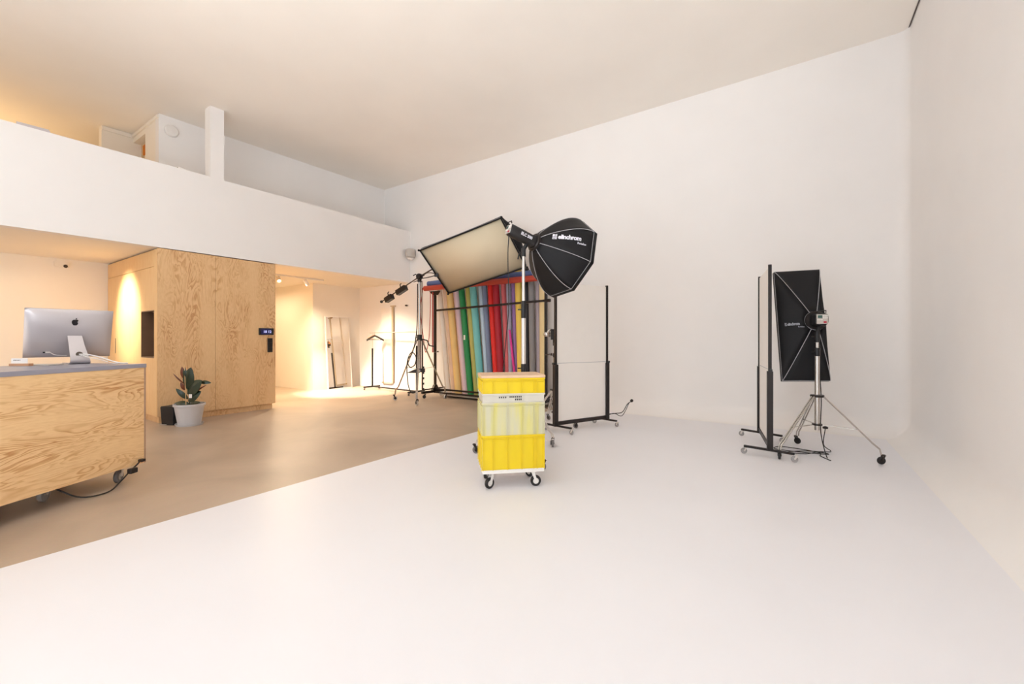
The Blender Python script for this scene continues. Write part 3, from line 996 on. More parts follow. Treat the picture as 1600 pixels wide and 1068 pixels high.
def panel_stand(P0, P1, label, foot_dir, fl0, fl1, fr0, fr1, height=2.05, thick_first=True, knob_side=1):
    P0, P1 = V(P0), V(P1)
    d = (P1 - P0).normalized(); n = V((-d.y, d.x, 0))
    mid = (P0 + P1) / 2
    t = thing('rolling_panel_frame', label, 'panel stand', (mid.x, mid.y, 0), 0)
    zb = 0.085
    for (q0, q1) in ((fl0, fl1), (fr0, fr1)):
        b = MB(); b.bar((q0[0], q0[1], zb), (q1[0], q1[1], zb), 0.028, 0.024); b.build('foot', 'black_metal', t, bevel=0.003)
        for q in (q0, q1):
            caster(t, q[0], q[1], 0.032, random.uniform(-0.5, 1.2), 'clear_caster', 'satin_steel', 0.074)
    b = MB(); b.bar(P0 + V((0, 0, zb + 0.035)), P1 + V((0, 0, zb + 0.035)), 0.03, 0.05); b.build('bottom_bar', 'black_metal', t, bevel=0.003)
    for P in (P0, P1):
        b = MB(); b.bar(P + V((0, 0, zb)), P + V((0, 0, 0.92)), 0.060, 0.055, up=n); b.build('lower_post', 'black_metal', t, bevel=0.003)
        b = MB(); b.bar(P + V((0, 0, 0.92)), P + V((0, 0, height)), 0.030, 0.032, up=n); b.build('upper_post', 'black_metal', t, bevel=0.002)
        b = MB(); b.tube(P + V((0, 0, 0.93)) - n * 0.01, P + V((0, 0, 0.93)) + d * 0.05 * (1 if P is P1 else -1), 0.016); b.build('knob', 'black_plastic', t)
    off = n * 0.02
    b = MB(); g = 0.02
    c = (P0 + P1) / 2
    hw_ = (P1 - P0).length / 2 - g
    z0, z1 = 0.15, height - 0.02
    b.obox(c + V((0, 0, (z0 + z1) / 2)), d * hw_, n * 0.004, V((0, 0, (z1 - z0) / 2)))
    b.build('white_panel', 'foam_white', t)
    b = MB(); b.obox(c + V((0, 0, 0.935)), d * hw_, n * 0.006, V((0, 0, 0.003))); b.build('crossbar', 'fabric_piping', t)
    return t


panel_stand((-2.698, 5.078, 0), (-2.308, 5.942, 0), 'rolling black frame with white panel behind the yellow crates', None,
            (-2.90, 5.16), (-2.457, 5.07), (-2.52, 5.99), (-2.14, 5.90))
panel_stand((-0.228, 5.253, 0), (-0.379, 6.188, 0), 'rolling black frame with white panel seen edge-on by the strip softbox', None,
            (-0.474, 5.30), (-0.010, 5.205), (-0.590, 6.26), (-0.135, 6.10))

# ------------------------------------------------------------------ softbox shell


def softbox(t, B, n, u, v, ringr, depth, rim, seglist, pw=2.0, lip=0.05, fabric='black_fabric', pip=0.0035, corners=None, sag=0.03):
    """shell from a speed ring at B to a polygonal rim (list of (a,b) along u,v), opening along n.
    Returns a function mapping (facet, across 0-1, along 0-1, lift) to a world point."""
    B, n, u, v = V(B), V(n).normalized(), V(u).normalized(), V(v).normalized()
    K = len(rim)

    def pt(k, w_, s_, lift=0.0):
        a0, a1 = rim[k % K], rim[(k + 1) % K]
        ex = (1 - w_) * a0[0] + w_ * a1[0]; ey = (1 - w_) * a0[1] + w_ * a1[1]
        t0 = math.atan2(a0[1], a0[0]); t1 = math.atan2(a1[1], a1[0])
        while t1 - t0 > PI: t1 -= 2 * PI
        while t1 - t0 < -PI: t1 += 2 * PI
        th = t0 + (t1 - t0) * w_
        rx, ry = ringr * math.cos(th), ringr * math.sin(th)
        f = math.sin(PI / 2 * s_) ** (pw / 2)
        sg = 1 - (sag[k % K] if isinstance(sag, (list, tuple)) else sag) * math.sin(PI * s_) * math.sin(PI * w_)
        p = B + u * (rx * (1 - f) + ex * f) * sg + v * (ry * (1 - f) + ey * f) * sg + n * depth * s_
        if lift:
            e_ = 1e-3
            a = pt(k, w_ + e_, s_) - pt(k, w_ - e_, s_); c = pt(k, w_, min(s_ + e_, 1)) - pt(k, w_, s_ - e_)
            nn_ = a.cross(c).normalized()
            ctr = B + n * depth * s_
            if nn_.dot(p - ctr) < 0: nn_ = -nn_
            p = p + nn_ * lift
        return p
    b = MB(); NS, NW = 16, 6
    for k in range(K):
        b.grid([[pt(k, j / NW, i / NS) for j in range(NW + 1)] for i in range(NS + 1)])
    # front lip continues straight
    for k in range(K):
        b.grid([[pt(k, j, 1.0) + n * q for j in (0, 1)] for q in (0, lip)])
    o = b.build('shell', fabric, t, angle=22)
    sm = o.modifiers.new('thickness', 'SOLIDIFY'); sm.thickness = 0.003; sm.offset = -1
    # piping along ribs and rim
    b = MB()
    for k in (range(K) if corners is None else corners):
        b.poly([pt(k, 0, i / NS, 0.0) for i in range(NS + 1)], pip, seg=6)
    rimp = [pt(k, 0, 1.0) for k in range(K)]
    for k in range(K):
        b.tube(rimp[k], rimp[(k + 1) % K], pip * 0.9, seg=6)
    b.torus(B, n, ringr + 0.004, pip * 1.4)
    b.build('piping', 'fabric_piping', t)
    b = MB()
    inset = n * (lip * 0.55)
    b.add([p + inset for p in rimp], [tuple(range(K))])
    o = b.build('diffuser', 'diffuser', t)
    sm = o.modifiers.new('thickness', 'SOLIDIFY'); sm.thickness = 0.002
    return pt


def flash_head(name, label, B, n, length, rad, up, body='black_plastic', cat='flash unit'):
    """studio flash: round body running backwards from the speed ring at B, n points into the softbox"""
    B, n = V(B), V(n).normalized()
    up = (V(up) - n * V(up).dot(n)).normalized(); sd = n.cross(up).normalized()
    back = B - n * length
    t = thing(name, label, cat, tuple(B - n * length * 0.45 - up * rad * 1.1))
    b = MB()
    N_ = 20
    rows = []
    for s_, k_ in ((0.0, 0.78), (0.04, 1.0), (0.5, 1.0), (0.8, 0.95), (0.86, 1.12), (1.0, 1.12)):
        row = []
        for i in range(N_):
            a = 2 * PI * i / N_
            ca_, sa_ = math.cos(a), math.sin(a)
            q = 0.62
            x = math.copysign(abs(ca_) ** q, ca_); y = math.copysign(abs(sa_) ** q, sa_)
            row.append(back + n * length * s_ + (sd * x * 0.92 + up * y) * rad * k_)
        rows.append(row)
    b.grid(rows, closed=True); b.add(rows[0], [tuple(range(N_))]); b.add(rows[-1], [tuple(range(N_))])
    b.build('body', body, t, angle=45)
    b = MB(); b.lathe([(rad * 0.9, -0.03), (rad * 1.45, -0.03), (rad * 1.62, -0.018), (rad * 1.62, 0.0), (rad * 0.9, 0.0)], B, n, seg=32); b.build('speed_ring', 'black_metal', t)
    b = MB(); b.obox(back - n * 0.004, sd * rad * 0.78, up * rad * 0.78, n * 0.004)
    pnl = b.build('control_panel', 'grey_plastic', t, bevel=0.003)
    b = MB(); b.obox(back - n * 0.009 - sd * rad * 0.32 + up * rad * 0.38, sd * rad * 0.3, up * rad * 0.22, n * 0.002); b.build('display', 'lcd', pnl)
    b = MB()
    for i in range(3):
        for j in range(2):
            b.obox(back - n * 0.010 + sd * rad * (0.12 + i * 0.25) + up * rad * (0.48 - j * 0.3), sd * rad * 0.09, up * rad * 0.1, n * 0.003)
    for i in range(3):
        b.obox(back - n * 0.010 - sd * rad * (0.6 - i * 0.25) - up * rad * 0.12, sd * rad * 0.1, up * rad * 0.08, n * 0.003)
    b.build('buttons', 'white_plastic', pnl)
    b = MB(); b.obox(back - n * 0.010 + sd * rad * 0.35 - up * rad * 0.5, sd * rad * 0.2, up * rad * 0.13, n * 0.004); b.build('power_switch', 'button_red', pnl)
    b = MB(); b.poly([back + up * rad * 1.0 - sd * rad * 0.5, back + up * rad * 1.35 - sd * rad * 0.5 - n * 0.01, back + up * rad * 1.35 + sd * rad * 0.5 - n * 0.01, back + up * rad * 1.0 + sd * rad * 0.5], 0.006)
    b.build('handle', body, t)
    return t, sd, up, back


def logo_on(t, pt, k, s0, w0, size, ssize, fpow, mat_name, sgn=1, slope=0.0):
    """brand lettering laid on facet k, starting at along-position s0 and across-position w0.
    size is the letter height in metres, ssize the advance of one em along the facet."""
    def at(x, y):
        f = s0 ** fpow + sgn * x * ssize
        s_ = max(f, 0.01) ** (1 / fpow)
        wd = (pt(k, 1.0, s_) - pt(k, 0.0, s_)).length
        return pt(k, w0 - (y + x * slope) * size / wd * sgn, min(s_, 0.99), 0.006)
    vs, fs = text_mesh('elinchrom', 1.0, bold=0.045, spacing=0.93, sx=1.12)
    b = MB(); b.add([at(x, y) for x, y in vs], fs)
    vs, fs = text_mesh('Rotalux', 0.48, bold=0.01, sx=1.15)
    b.add([at(x + 3.6, y - 0.62) for x, y in vs], fs)
    for (x0, y0, x1, y1) in ((-1.05, 0.36, -0.68, 0.78), (-0.62, 0.36, -0.22, 0.46), (-0.62, 0.52, -0.22, 0.62), (-0.62, 0.68, -0.22, 0.78),
                             (-1.05, -0.08, -0.95, 0.30), (-0.90, -0.08, -0.68, 0.02), (-0.90, 0.10, -0.68, 0.30), (-0.62, -0.08, -0.22, 0.08), (-0.62, 0.14, -0.42, 0.30), (-0.36, 0.14, -0.22, 0.30)):
        b.add([at(x, y) for x, y in ((x0, y0), (x1, y0), (x1, y1), (x0, y1))], [(0, 1, 2, 3)])
    return b.build('lettering', mat_name, t)


# ------------------------------------------------------------------ octagonal softbox, flash and stand
n_ = V((0.39079937, 0.87598503, -0.28271202))
u_ = n_.cross(V((0, 0, 1))).normalized(); v_ = u_.cross(n_)
KO = 4.62 / 4.85
Bo = V((0, 0, 1.25)) + (V((-2.48217751, 4.17505299, 2.36527988)) - V((0, 0, 1.25))) * KO
ro, rot = 0.48612178 * KO, 7.59943689
rim = [(ro * math.cos(rot - k * PI / 4), ro * math.sin(rot - k * PI / 4)) for k in range(8)]
t = thing('octagonal_softbox', 'deep black octagonal softbox with white brand lettering', 'softbox', tuple(Bo))
LIP = 0.045
pt = softbox(t, Bo, n_, u_, v_, 0.088, 0.51617325 * KO - LIP, rim, None, pw=1.7, lip=LIP, sag=0.02)
logo_on(t, pt, 1, 0.27, 0.44, 0.070, 0.095, 0.80, 'logo_white')
f, sd, up, back = flash_head('studio_flash', 'black studio flash holding the octagonal softbox', Bo, n_, 0.35, 0.062, (0, 0, 1))
# maker's name on the side of the flash (facing the camera)
b = MB()
vs, fs = text_mesh('ELC 500', 0.042, bold=0.002)
side_n = (-FW - n_ * (-FW).dot(n_)).normalized()
tu = side_n.cross(n_).normalized()
if tu.z < 0: tu = -tu
o0 = Bo - n_ * 0.235 + side_n * 0.0715
b.add([o0 + n_ * x + tu * (y - 0.005) for x, y in vs], fs); b.build('lettering', 'logo_white', f)
# bracket from flash to stand
SB = V((-2.437, 3.856, 0))
POLE_TOP = 2.17
b = MB()
hub = Bo - n_ * 0.11
b.poly([hub - V((0, 0, 0.05)), V((SB.x + .005, SB.y, POLE_TOP + 0.06)), V((SB.x, SB.y, POLE_TOP))], 0.022)
b.tube(V((SB.x, SB.y, POLE_TOP - 0.02)), V((SB.x, SB.y, POLE_TOP + 0.07)), 0.024)
b.poly([V((SB.x, SB.y, POLE_TOP + 0.05)), V((SB.x, SB.y, POLE_TOP + 0.05)) - RT * 0.05 - V((0, 0, 0.05)), V((SB.x, SB.y, POLE_TOP + 0.05)) - RT * 0.06 - V((0, 0, 0.10))], 0.008)
b.build('bracket', 'black_plastic', f)
b = MB()
b.poly([back - V((0, 0, 0.06)), back - V((0, 0, 0.3)) - RT * 0.01, SB - RT * 0.16 + V((0, 0, 1.6)), SB - RT * 0.19 + V((0, 0, 1.25)), SB - RT * 0.22 + V((0, 0, 0.9))], 0.005, smooth=6)
b.build('power_cord', 'cable_black', f)


def tripod(name, label, c, feet, top, collar_z, brace_z, brace_frac, tube_m, leg_m, cast_r, wheel, joints, ring_m='black_metal', bend=0.16, pair=0.012, column_r=0.02, legr=0.009):
    c = V((c[0], c[1], 0))
    t = thing(name, label, 'light stand', (c.x, c.y, 0))
    b = MB(); b.tube(c + V((0, 0, brace_z - 0.06)), c + V((0, 0, joints[0][0])), column_r * 1.25, seg=16); b.build('column', tube_m, t)
    b = MB(); b.tube(c + V((0, 0, joints[0][0])), c + V((0, 0, top)), column_r * 0.85, seg=16); b.build('upper_column', tube_m, t)
    for (z0, z1, r_, m_) in joints:
        b = MB(); b.lathe([(r_ * 0.9, 0), (r_, 0.01), (r_, z1 - z0 - 0.01), (r_ * 0.9, z1 - z0)], c + V((0, 0, z0)), seg=16)
        b.tube(c + V((0, 0, (z0 + z1) / 2)), c + V((0, 0, (z0 + z1) / 2)) - RT * (r_ + 0.035), 0.007)
        b.build('joint', m_, t)
    b = MB(); b.lathe([(0.03, -0.012), (0.062, -0.012), (0.066, 0.0), (0.062, 0.012), (0.03, 0.012)], c + V((0, 0, collar_z)), seg=20); b.build('collar', ring_m, t)
    b = MB(); b.lathe([(0.028, -0.008), (0.048, -0.008), (0.048, 0.008), (0.028, 0.008)], c + V((0, 0, brace_z)), seg=20); b.build('brace_ring', ring_m, t)
    for fx, fy in feet:
        F_ = V((fx, fy, 0)); r = (F_ - c).normalized(); sdv = V((-r.y, r.x, 0))
        topz = cast_r * 2.6
        kn = F_ - r * 0.03 + V((0, 0, bend))
        b = MB()
        for s_ in (-1, 1):
            b.poly([c + r * 0.055 + V((0, 0, collar_z)) + sdv * pair * s_, kn - (r * 0.04) + V((0, 0, 0.045)) + sdv * pair * s_, F_ - r * 0.012 + V((0, 0, bend - 0.01)) + sdv * pair * s_, F_ + V((0, 0, topz)) + sdv * pair * s_], legr * 0.8, seg=8)
        b.build('leg', leg_m, t)
        M_ = c + r * 0.055 + V((0, 0, collar_z)) + (kn - c - r * 0.055 - V((0, 0, collar_z))) * brace_frac
        b = MB(); b.bar(c + r * 0.04 + V((0, 0, brace_z)), M_, 0.014, 0.006)
        b.tube(M_ - sdv * 0.018, M_ + sdv * 0.018, 0.008, seg=8)
        b.build('brace', leg_m, t)
        caster(t, fx, fy, cast_r, math.atan2(r.y, r.x) + 0.6, wheel, 'black_metal', topz)
    return t


zpx = lambda y, d: 1.25 + (531 - y) * d / 661.0
t = tripod('light_stand', 'silver rolling tripod stand carrying the octagonal softbox', (SB.x, SB.y), [(-2.93, 3.66), (-2.361, 4.377), (-2.02, 3.53)], POLE_TOP, 0.72, 0.30, 0.62,
           'satin_steel', 'satin_steel', 0.042, 'rubber_grey', [(zpx(497, 4.56), zpx(470, 4.56), 0.026, 'black_plastic'), (zpx(582, 4.56), zpx(568, 4.56), 0.028, 'black_plastic')])

# ------------------------------------------------------------------ strip softbox on the right stand
k_ = 5.05 / 5.4
cv = V((0, 0, 1.25))
def sc_(p): return cv + (V(p) - cv) * k_
TL, TR, BR, BL = [sc_(p) for p in ((-0.247, 6.337, 2.1), (0.223, 6.501, 2.112), (0.319, 6.248, 0.765), (-0.151, 6.084, 0.753))]
ctr = (TL + TR + BR + BL) / 4
u2 = ((TR - TL) + (BR - BL)).normalized(); v2 = ((TL - BL) + (TR - BR)).normalized()
hw2 = ((TR - TL).length + (BR - BL).length) / 4; hh2 = ((TL - BL).length + (TR - BR).length) / 4
n2 = v2.cross(u2).normalized()
if n2.dot(FW) < 0: n2 = -n2
HB = V((0.193, 5.659, 0)) + V((0, 0, zpx(501, 4.75)))          # speed ring centre
HB = HB + RT * 0.055 + FW * 0.10
dep = (ctr - HB).dot(n2)
off = (ctr - HB) - n2 * dep
t = thing('strip_softbox', 'tall narrow black strip softbox with small grey lettering', 'softbox', tuple(HB))
ox, oy = off.dot(u2), off.dot(v2)
rim2 = [(ox - hw2, oy + hh2), (ox + hw2, oy + hh2), (ox + hw2, oy - hh2), (ox - hw2, oy - hh2)]
LIP2 = 0.05
pt2 = softbox(t, HB, n2, u2, v2, 0.10, dep - LIP2, rim2, None, pw=1.5, lip=LIP2, sag=0.05)
# facet 3 runs from bottom-left corner to top-left corner
logo_on(t, pt2, 3, 0.46, 0.47, 0.044, 0.092, 0.75, 'logo_grey', sgn=-1, slope=-0.12)
f2, sd2, up2, back2 = flash_head('studio_flash', 'black studio flash with lit controls holding the strip softbox', HB, (FW * 0.95 + RT * 0.33 - V((0, 0, 0.04))).normalized(), 0.20, 0.066, (0, 0, 1))
SP = V((0.193, 5.659, 0))
b = MB()
b.poly([HB - n2 * 0.08 - V((0, 0, 0.07)), V((SP.x, SP.y, HB.z - 0.16)), V((SP.x, SP.y, HB.z - 0.24))], 0.022)
b.build('bracket', 'black_plastic', f2)
t = tripod('light_stand', 'silver rolling tripod stand carrying the strip softbox', (SP.x, SP.y), [(-0.141, 5.254), (0.715, 5.608), (0.017, 6.153)], HB.z - 0.2, 0.645, 0.335, 0.66,
           'chrome', 'chrome', 0.038, 'black_plastic', [(zpx(556, 4.6), zpx(543, 4.6), 0.027, 'black_plastic'), (zpx(534, 4.6), zpx(517, 4.6), 0.026, 'black_plastic')])
b = MB()
b.poly([SP + RT * 0.035 + V((0, 0, 1.2)), SP + RT * 0.03 + V((0, 0, 0.9)), SP + RT * 0.045 + V((0, 0, 0.6)), SP + RT * 0.04 + V((0, 0, 0.25)), SP + RT * 0.03 - FW * 0.1 + V((0, 0, 0.01)),
        SP - RT * 0.02 - FW * 0.22 + V((0, 0, 0.007)), SP + RT * 0.0 - FW * 0.05 + V((0, 0, 0.007)), SP + RT * 0.08 + FW * 0.1 + V((0, 0, 0.007)), SP - RT * 0.15 + FW * 0.35 + V((0, 0, 0.007)), SP - RT * 0.30 + FW * 0.25 + V((0, 0, 0.007)),
        SP - RT * 0.05 + FW * 0.08 + V((0, 0, 0.007)), SP + RT * 0.14 + FW * 0.02 + V((0, 0, 0.007)), SP + RT * 0.05 + FW * 0.15 + V((0, 0, 0.007)), SP - RT * 0.24 + FW * 0.12 + V((0, 0, 0.007)), SP - RT * 0.12 + FW * 0.02 + V((0, 0, 0.01)),
        SP + RT * 0.10 + FW * 0.12 + V((0, 0, 0.007)), SP + RT * 0.24 + FW * 0.12 + V((0, 0, 0.01)), SP + RT * 0.18 + FW * 0.15 + V((0, 0, 0.08)), SP + RT * 0.2 + FW * 0.15 + V((0, 0, 0.26))], 0.0045, smooth=7)
b.use('cable_black')
o = MB(); o.v = b.v; o.f = b.f; o.mi = [0] * len(b.f)
t = thing('power_cable', 'black power cable coiled on the floor below the strip softbox', 'cable', (SP.x, SP.y, 0))
o.build('cord', 'cable_black', t)
b = MB(); b.lathe([(0.012, 0), (0.026, 0.005), (0.026, 0.02), (0.01, 0.03)], SP + RT * 0.2 + FW * 0.15 + V((0, 0, 0.255)), seg=12); b.build('plug', 'brown_plug', t)

# ------------------------------------------------------------------ boom stand with large rectangular softbox
BC = V((-6.39, 6.13, 0))
t = tripod('boom_stand', 'tall steel rolling boom stand with a crank and clamp', (BC.x, BC.y), [(-6.885, 5.925), (-6.02, 5.70), (-6.19, 6.68)], 2.50, 1.25, 0.66, 0.55,
           'chrome', 'chrome', 0.048, 'grey_plastic', [(1.24, 1.36, 0.05, 'black_plastic')], column_r=0.03, legr=0.014, bend=0.24, pair=0.01)
t['category'] = 'light stand'
b = MB(); b.poly([BC + RT * 0.05 + V((0, 0, 1.27)), BC + RT * 0.16 + V((0, 0, 1.24)), BC + RT * 0.20 + V((0, 0, 1.14)), BC + RT * 0.29 + V((0, 0, 1.12))], 0.013); b.build('crank', 'black_metal', t)
b = MB(); b.tube(BC + RT * 0.05 + V((0, 0, 1.25)), BC + RT * 0.05 + V((0, 0, 2.46)), 0.010)
b.tube(BC + RT * 0.06 + V((0, 0, 0.2)), BC + RT * 0.06 + V((0, 0, 1.25)), 0.016)
b.build('guide_tube', 'dark_metal', t)
for k in range(5):
    b = MB(); b.obox(BC + RT * 0.085 + V((0, 0, 0.25 + 0.11 * k)), RT * 0.012, FW * 0.012, V((0, 0, 0.02))); b.build('hook', 'black_metal', t)
b = MB(); b.obox(BC + RT * 0.05 + V((0, 0, 0.63)), RT * 0.06, FW * 0.03, V((0, 0, 0.035)))
b.prism([(-0.26, -0.02), (0.0, -0.02), (0.0, 0.07), (-0.1, 0.05)], BC - FW * 0.03 + V((0, 0, 0.60)), RT, V((0, 0, 1)), FW * 0.06)
b.build('ballast_bracket', 'black_metal', t)
b = MB()
b.poly([BC - RT * 0.04 + V((0, 0, 2.40)), BC - RT * 0.04 + V((0, 0, 1.9)), BC - RT * 0.06 + V((0, 0, 1.4)), BC - RT * 0.14 + V((0, 0, 1.0)), BC - RT * 0.24 + V((0, 0, 0.85)), BC - RT * 0.20 + V((0, 0, 0.70)),
        BC - RT * 0.10 + V((0, 0, 0.74)), BC - RT * 0.07 + V((0, 0, 0.90)), BC - RT * 0.16 + V((0, 0, 1.0)), BC - RT * 0.25 + V((0, 0, 0.8)), BC - RT * 0.24 + V((0, 0, 0.4)), BC - RT * 0.17 + V((0, 0, 0.18)), BC - RT * 0.05 + V((0, 0, 0.19))], 0.010, smooth=6)
b.build('cable', 'cable_black', t)
CT = BC + V((0, 0, 2.545))
HD = V((-4.975, 6.32, 3.12))
bd = (HD - CT).normalized()
b = MB(); b.lathe([(0.05, -0.05), (0.065, -0.03), (0.065, 0.03), (0.05, 0.05)], CT, bd.cross(V((0, 0, 1))), seg=18)
b.tube(CT - V((0, 0, 0.11)), CT, 0.04); b.poly([CT - RT * 0.02, CT - RT * 0.08 + V((0, 0, 0.05)), CT - RT * 0.13 + V((0, 0, 0.02))], 0.01)
b.poly([CT - V((0, 0, 0.07)), CT - RT * 0.12 - V((0, 0, 0.11))], 0.008); b.poly([CT, CT + RT * 0.10 + V((0, 0, 0.03))], 0.014)
b.build('boom_clamp', 'black_metal', t)
E0 = CT - bd * 1.10 - V((0, 0, 0.06))
b = MB(); b.tube(E0, CT, 0.012, seg=10); b.tube(CT, HD - bd * 0.05, 0.014, seg=10)
b.build('boom_arm', 'dark_metal', t)
b = MB(); b.ball(E0, 0.032); b.build('end_cap', 'black_plastic', t)
bd2 = (CT - E0).normalized()
for s0, s1 in ((0.40, 0.66), (0.80, 1.0)):
    p = CT - bd2 * (s0 + s1) / 2
    w_ = bd2.cross(V((0, 0, 1))).normalized(); h_ = w_.cross(bd2).normalized()
    if h_.z < 0: h_ = -h_
    cwt = MB(); cwt.obox(p - h_ * 0.035, bd2 * (s1 - s0) / 2, w_ * 0.05, h_ * 0.055)
    cwt.poly([p + h_ * 0.02, p + h_ * 0.09 + bd2 * 0.01, p + h_ * 0.10 + bd2 * 0.05], 0.011)
    cwt.build('counterweight', 'black_metal', t, bevel=0.015)
# softbox (corners around the opening)
Aq, Bq, Cq, Dq = V((-5.608, 5.39, 2.86)), V((-4.027, 5.673, 3.254)), V((-3.976, 6.377, 2.545)), V((-5.558, 6.093, 2.151))
cq = (Aq + Bq + Cq + Dq) / 4
u3 = (Bq - Aq).normalized(); v3 = (Aq - Dq).normalized()
n3 = u3.cross(v3).normalized()
if n3.dot(FW) > 0: n3 = -n3       # opening towards the camera and down
hu, hv = (Bq - Aq).length / 2, (Aq - Dq).length / 2
t = thing('rectangular_softbox', 'large rectangular softbox with cream diffuser hanging from the boom', 'softbox', tuple(cq))
Bs = cq - n3 * 0.50
rim3 = [(-hu, hv), (hu, hv), (hu, -hv), (-hu, -hv)]
pt3 = softbox(t, Bs, n3, u3, v3, 0.11, 0.46, rim3, None, pw=1.6, lip=0.04, sag=(0.05, -0.24, 0.05, 0.05), pip=0.004)
b = MB()
cs = [cq + u3 * a * hu + v3 * c * hv + n3 * 0.003 for a, c in ((-1, 1), (1, 1), (1, -1), (-1, -1))]
for k in range(4):
    b.tube(cs[k], cs[(k + 1) % 4], 0.013)
    b.ball(cs[k] + (cs[k] - cq).normalized() * 0.02, 0.02)
b.build('edge_binding', 'black_fabric', t)
f3, s3, up3, bk3 = flash_head('studio_flash', 'black studio flash on the boom behind the rectangular softbox', Bs, n3, 0.30, 0.07, (0, 0, 1))
b = MB(); b.poly([Bs - n3 * 0.1, (Bs - n3 * 0.1 + HD) / 2, HD - bd * 0.05], 0.02); b.build('bracket', 'black_plastic', f3)
b = MB()
mq = (Aq * 0.44 + Dq * 0.56)
b.poly([CT + V((0, 0, -0.04)), (CT + mq) / 2 + V((0, 0, -0.03)), mq], 0.010, smooth=5)
b.poly([CT + RT * 0.04, (CT + mq) / 2 + V((0, 0, 0.06)), mq + V((0, 0, 0.03))], 0.009, smooth=5)
b.obox(mq, RT * 0.035, FW * 0.03, V((0, 0, 0.03)))
b.build('side_support', 'black_metal', t)

# ------------------------------------------------------------------ backdrop rack
rack = thing('backdrop_rack', 'black metal rolling rack holding the coloured paper rolls', 'rack', (-5.2, 6.80, 0))
RY = 6.80
for x in (-6.60, -3.81):
    b = MB(); b.bar((x, RY, 0.15), (x, RY, 2.30), 0.045, 0.045, up=(0, 1, 0)); b.build('upright', 'black_metal', rack, bevel=0.003)
    b = MB(); b.bar((x - 0.03, RY - 0.37, 0.125), (x + 0.02, RY + 0.33, 0.125), 0.05, 0.05); b.bar((x + 0.02, RY - 0.37, 0.19), (x + 0.02, RY + 0.33, 0.19), 0.025, 0.025)
    b.prism([(-0.10, 0.0), (0.10, 0.0), (0.035, 0.12), (-0.035, 0.12)], (x - 0.03, RY, 0.15), (0, 1, 0), (0, 0, 1), (0.06, 0, 0))
    b.build('foot', 'black_metal', rack, bevel=0.002)
    for dy in (-0.33, 0.30):
        caster(rack, x, RY + dy, 0.038, 0.5, 'black_plastic', 'black_metal', 0.10)
    b = MB(); b.prism([(-0.16, 0.09), (0.14, 0.09), (0.06, 0.0), (-0.05, 0.0)], (x, RY - 0.03, 2.24), (1, 0, 0), (0, 0, 1), (0, 0.06, 0)); b.build('cradle', 'black_metal', rack, bevel=0.004)
    b = MB(); b.tube((x, RY - 0.02, 0.98), (x + 0.16, RY - 0.08, 1.0), 0.009); b.ball((x + 0.16, RY - 0.08, 1.0), 0.018); b.build('handle', 'dark_metal', rack)
b = MB(); b.bar((-6.60, RY, 1.90), (-3.81, RY, 1.975), 0.03, 0.04); b.tube((-3.81, RY, 1.975), (-3.72, RY, 1.975), 0.03); b.build('crossbar', 'black_metal', rack)
b = MB(); b.bar((-6.60, RY + 0.0, 0.175), (-3.81, RY, 0.175), 0.03, 0.035); b.build('base_bar', 'black_metal', rack)
b = MB(); b.bar((-6.60, RY - 0.02, 0.105), (-3.81, RY - 0.02, 0.105), 0.04, 0.03); b.use('black_metal'); b.mi = [0] * len(b.mi)
b.build('base_bar', None, rack)
b = MB(); b.box((-6.5, RY + 0.03, 0.045), (-3.85, RY + 0.46, 0.065)); b.build('shelf', 'grey_plastic', rack)

# horizontal rolls on top
b = MB(); b.tube((-6.86, RY - 0.06, 2.395), (-3.55, RY - 0.06, 2.395), 0.057, seg=24)
tag(b.build('paper_roll', 'red_paper', base=(-5.2, RY - 0.10, 2.31)), 'brick red paper roll lying across the front of the rack top', 'paper roll', 'rolls lying on the rack')
b = MB(); b.tube((-6.80, RY + 0.0, 2.50), (-3.50, RY + 0.0, 2.50), 0.060, seg=24)
tag(b.build('paper_roll', 'blue_paper', base=(-5.2, RY + 0.045, 2.34)), 'blue paper roll lying across the rack top behind the red one', 'paper roll', 'rolls lying on the rack')
t = thing('pull_cord', 'red pull cord looped down from the left end of the rack', 'cord', (-6.85, RY - 0.10, 1.2))
b = MB()
b.poly([(-6.86, RY - 0.12, 2.40), (-6.87, RY - 0.18, 1.9), (-6.80, RY - 0.16, 1.30), (-6.74, RY - 0.15, 0.98), (-6.66, RY - 0.13, 1.3), (-6.63, RY - 0.12, 1.9), (-6.63, RY - 0.12, 2.30)], 0.008, smooth=6)
b.bar((-6.63, RY - 0.04, 0.98), (-6.63, RY - 0.04, 2.30), 0.02, 0.02, up=(0, 1, 0))
b.build('cord', 'red_cord', t)

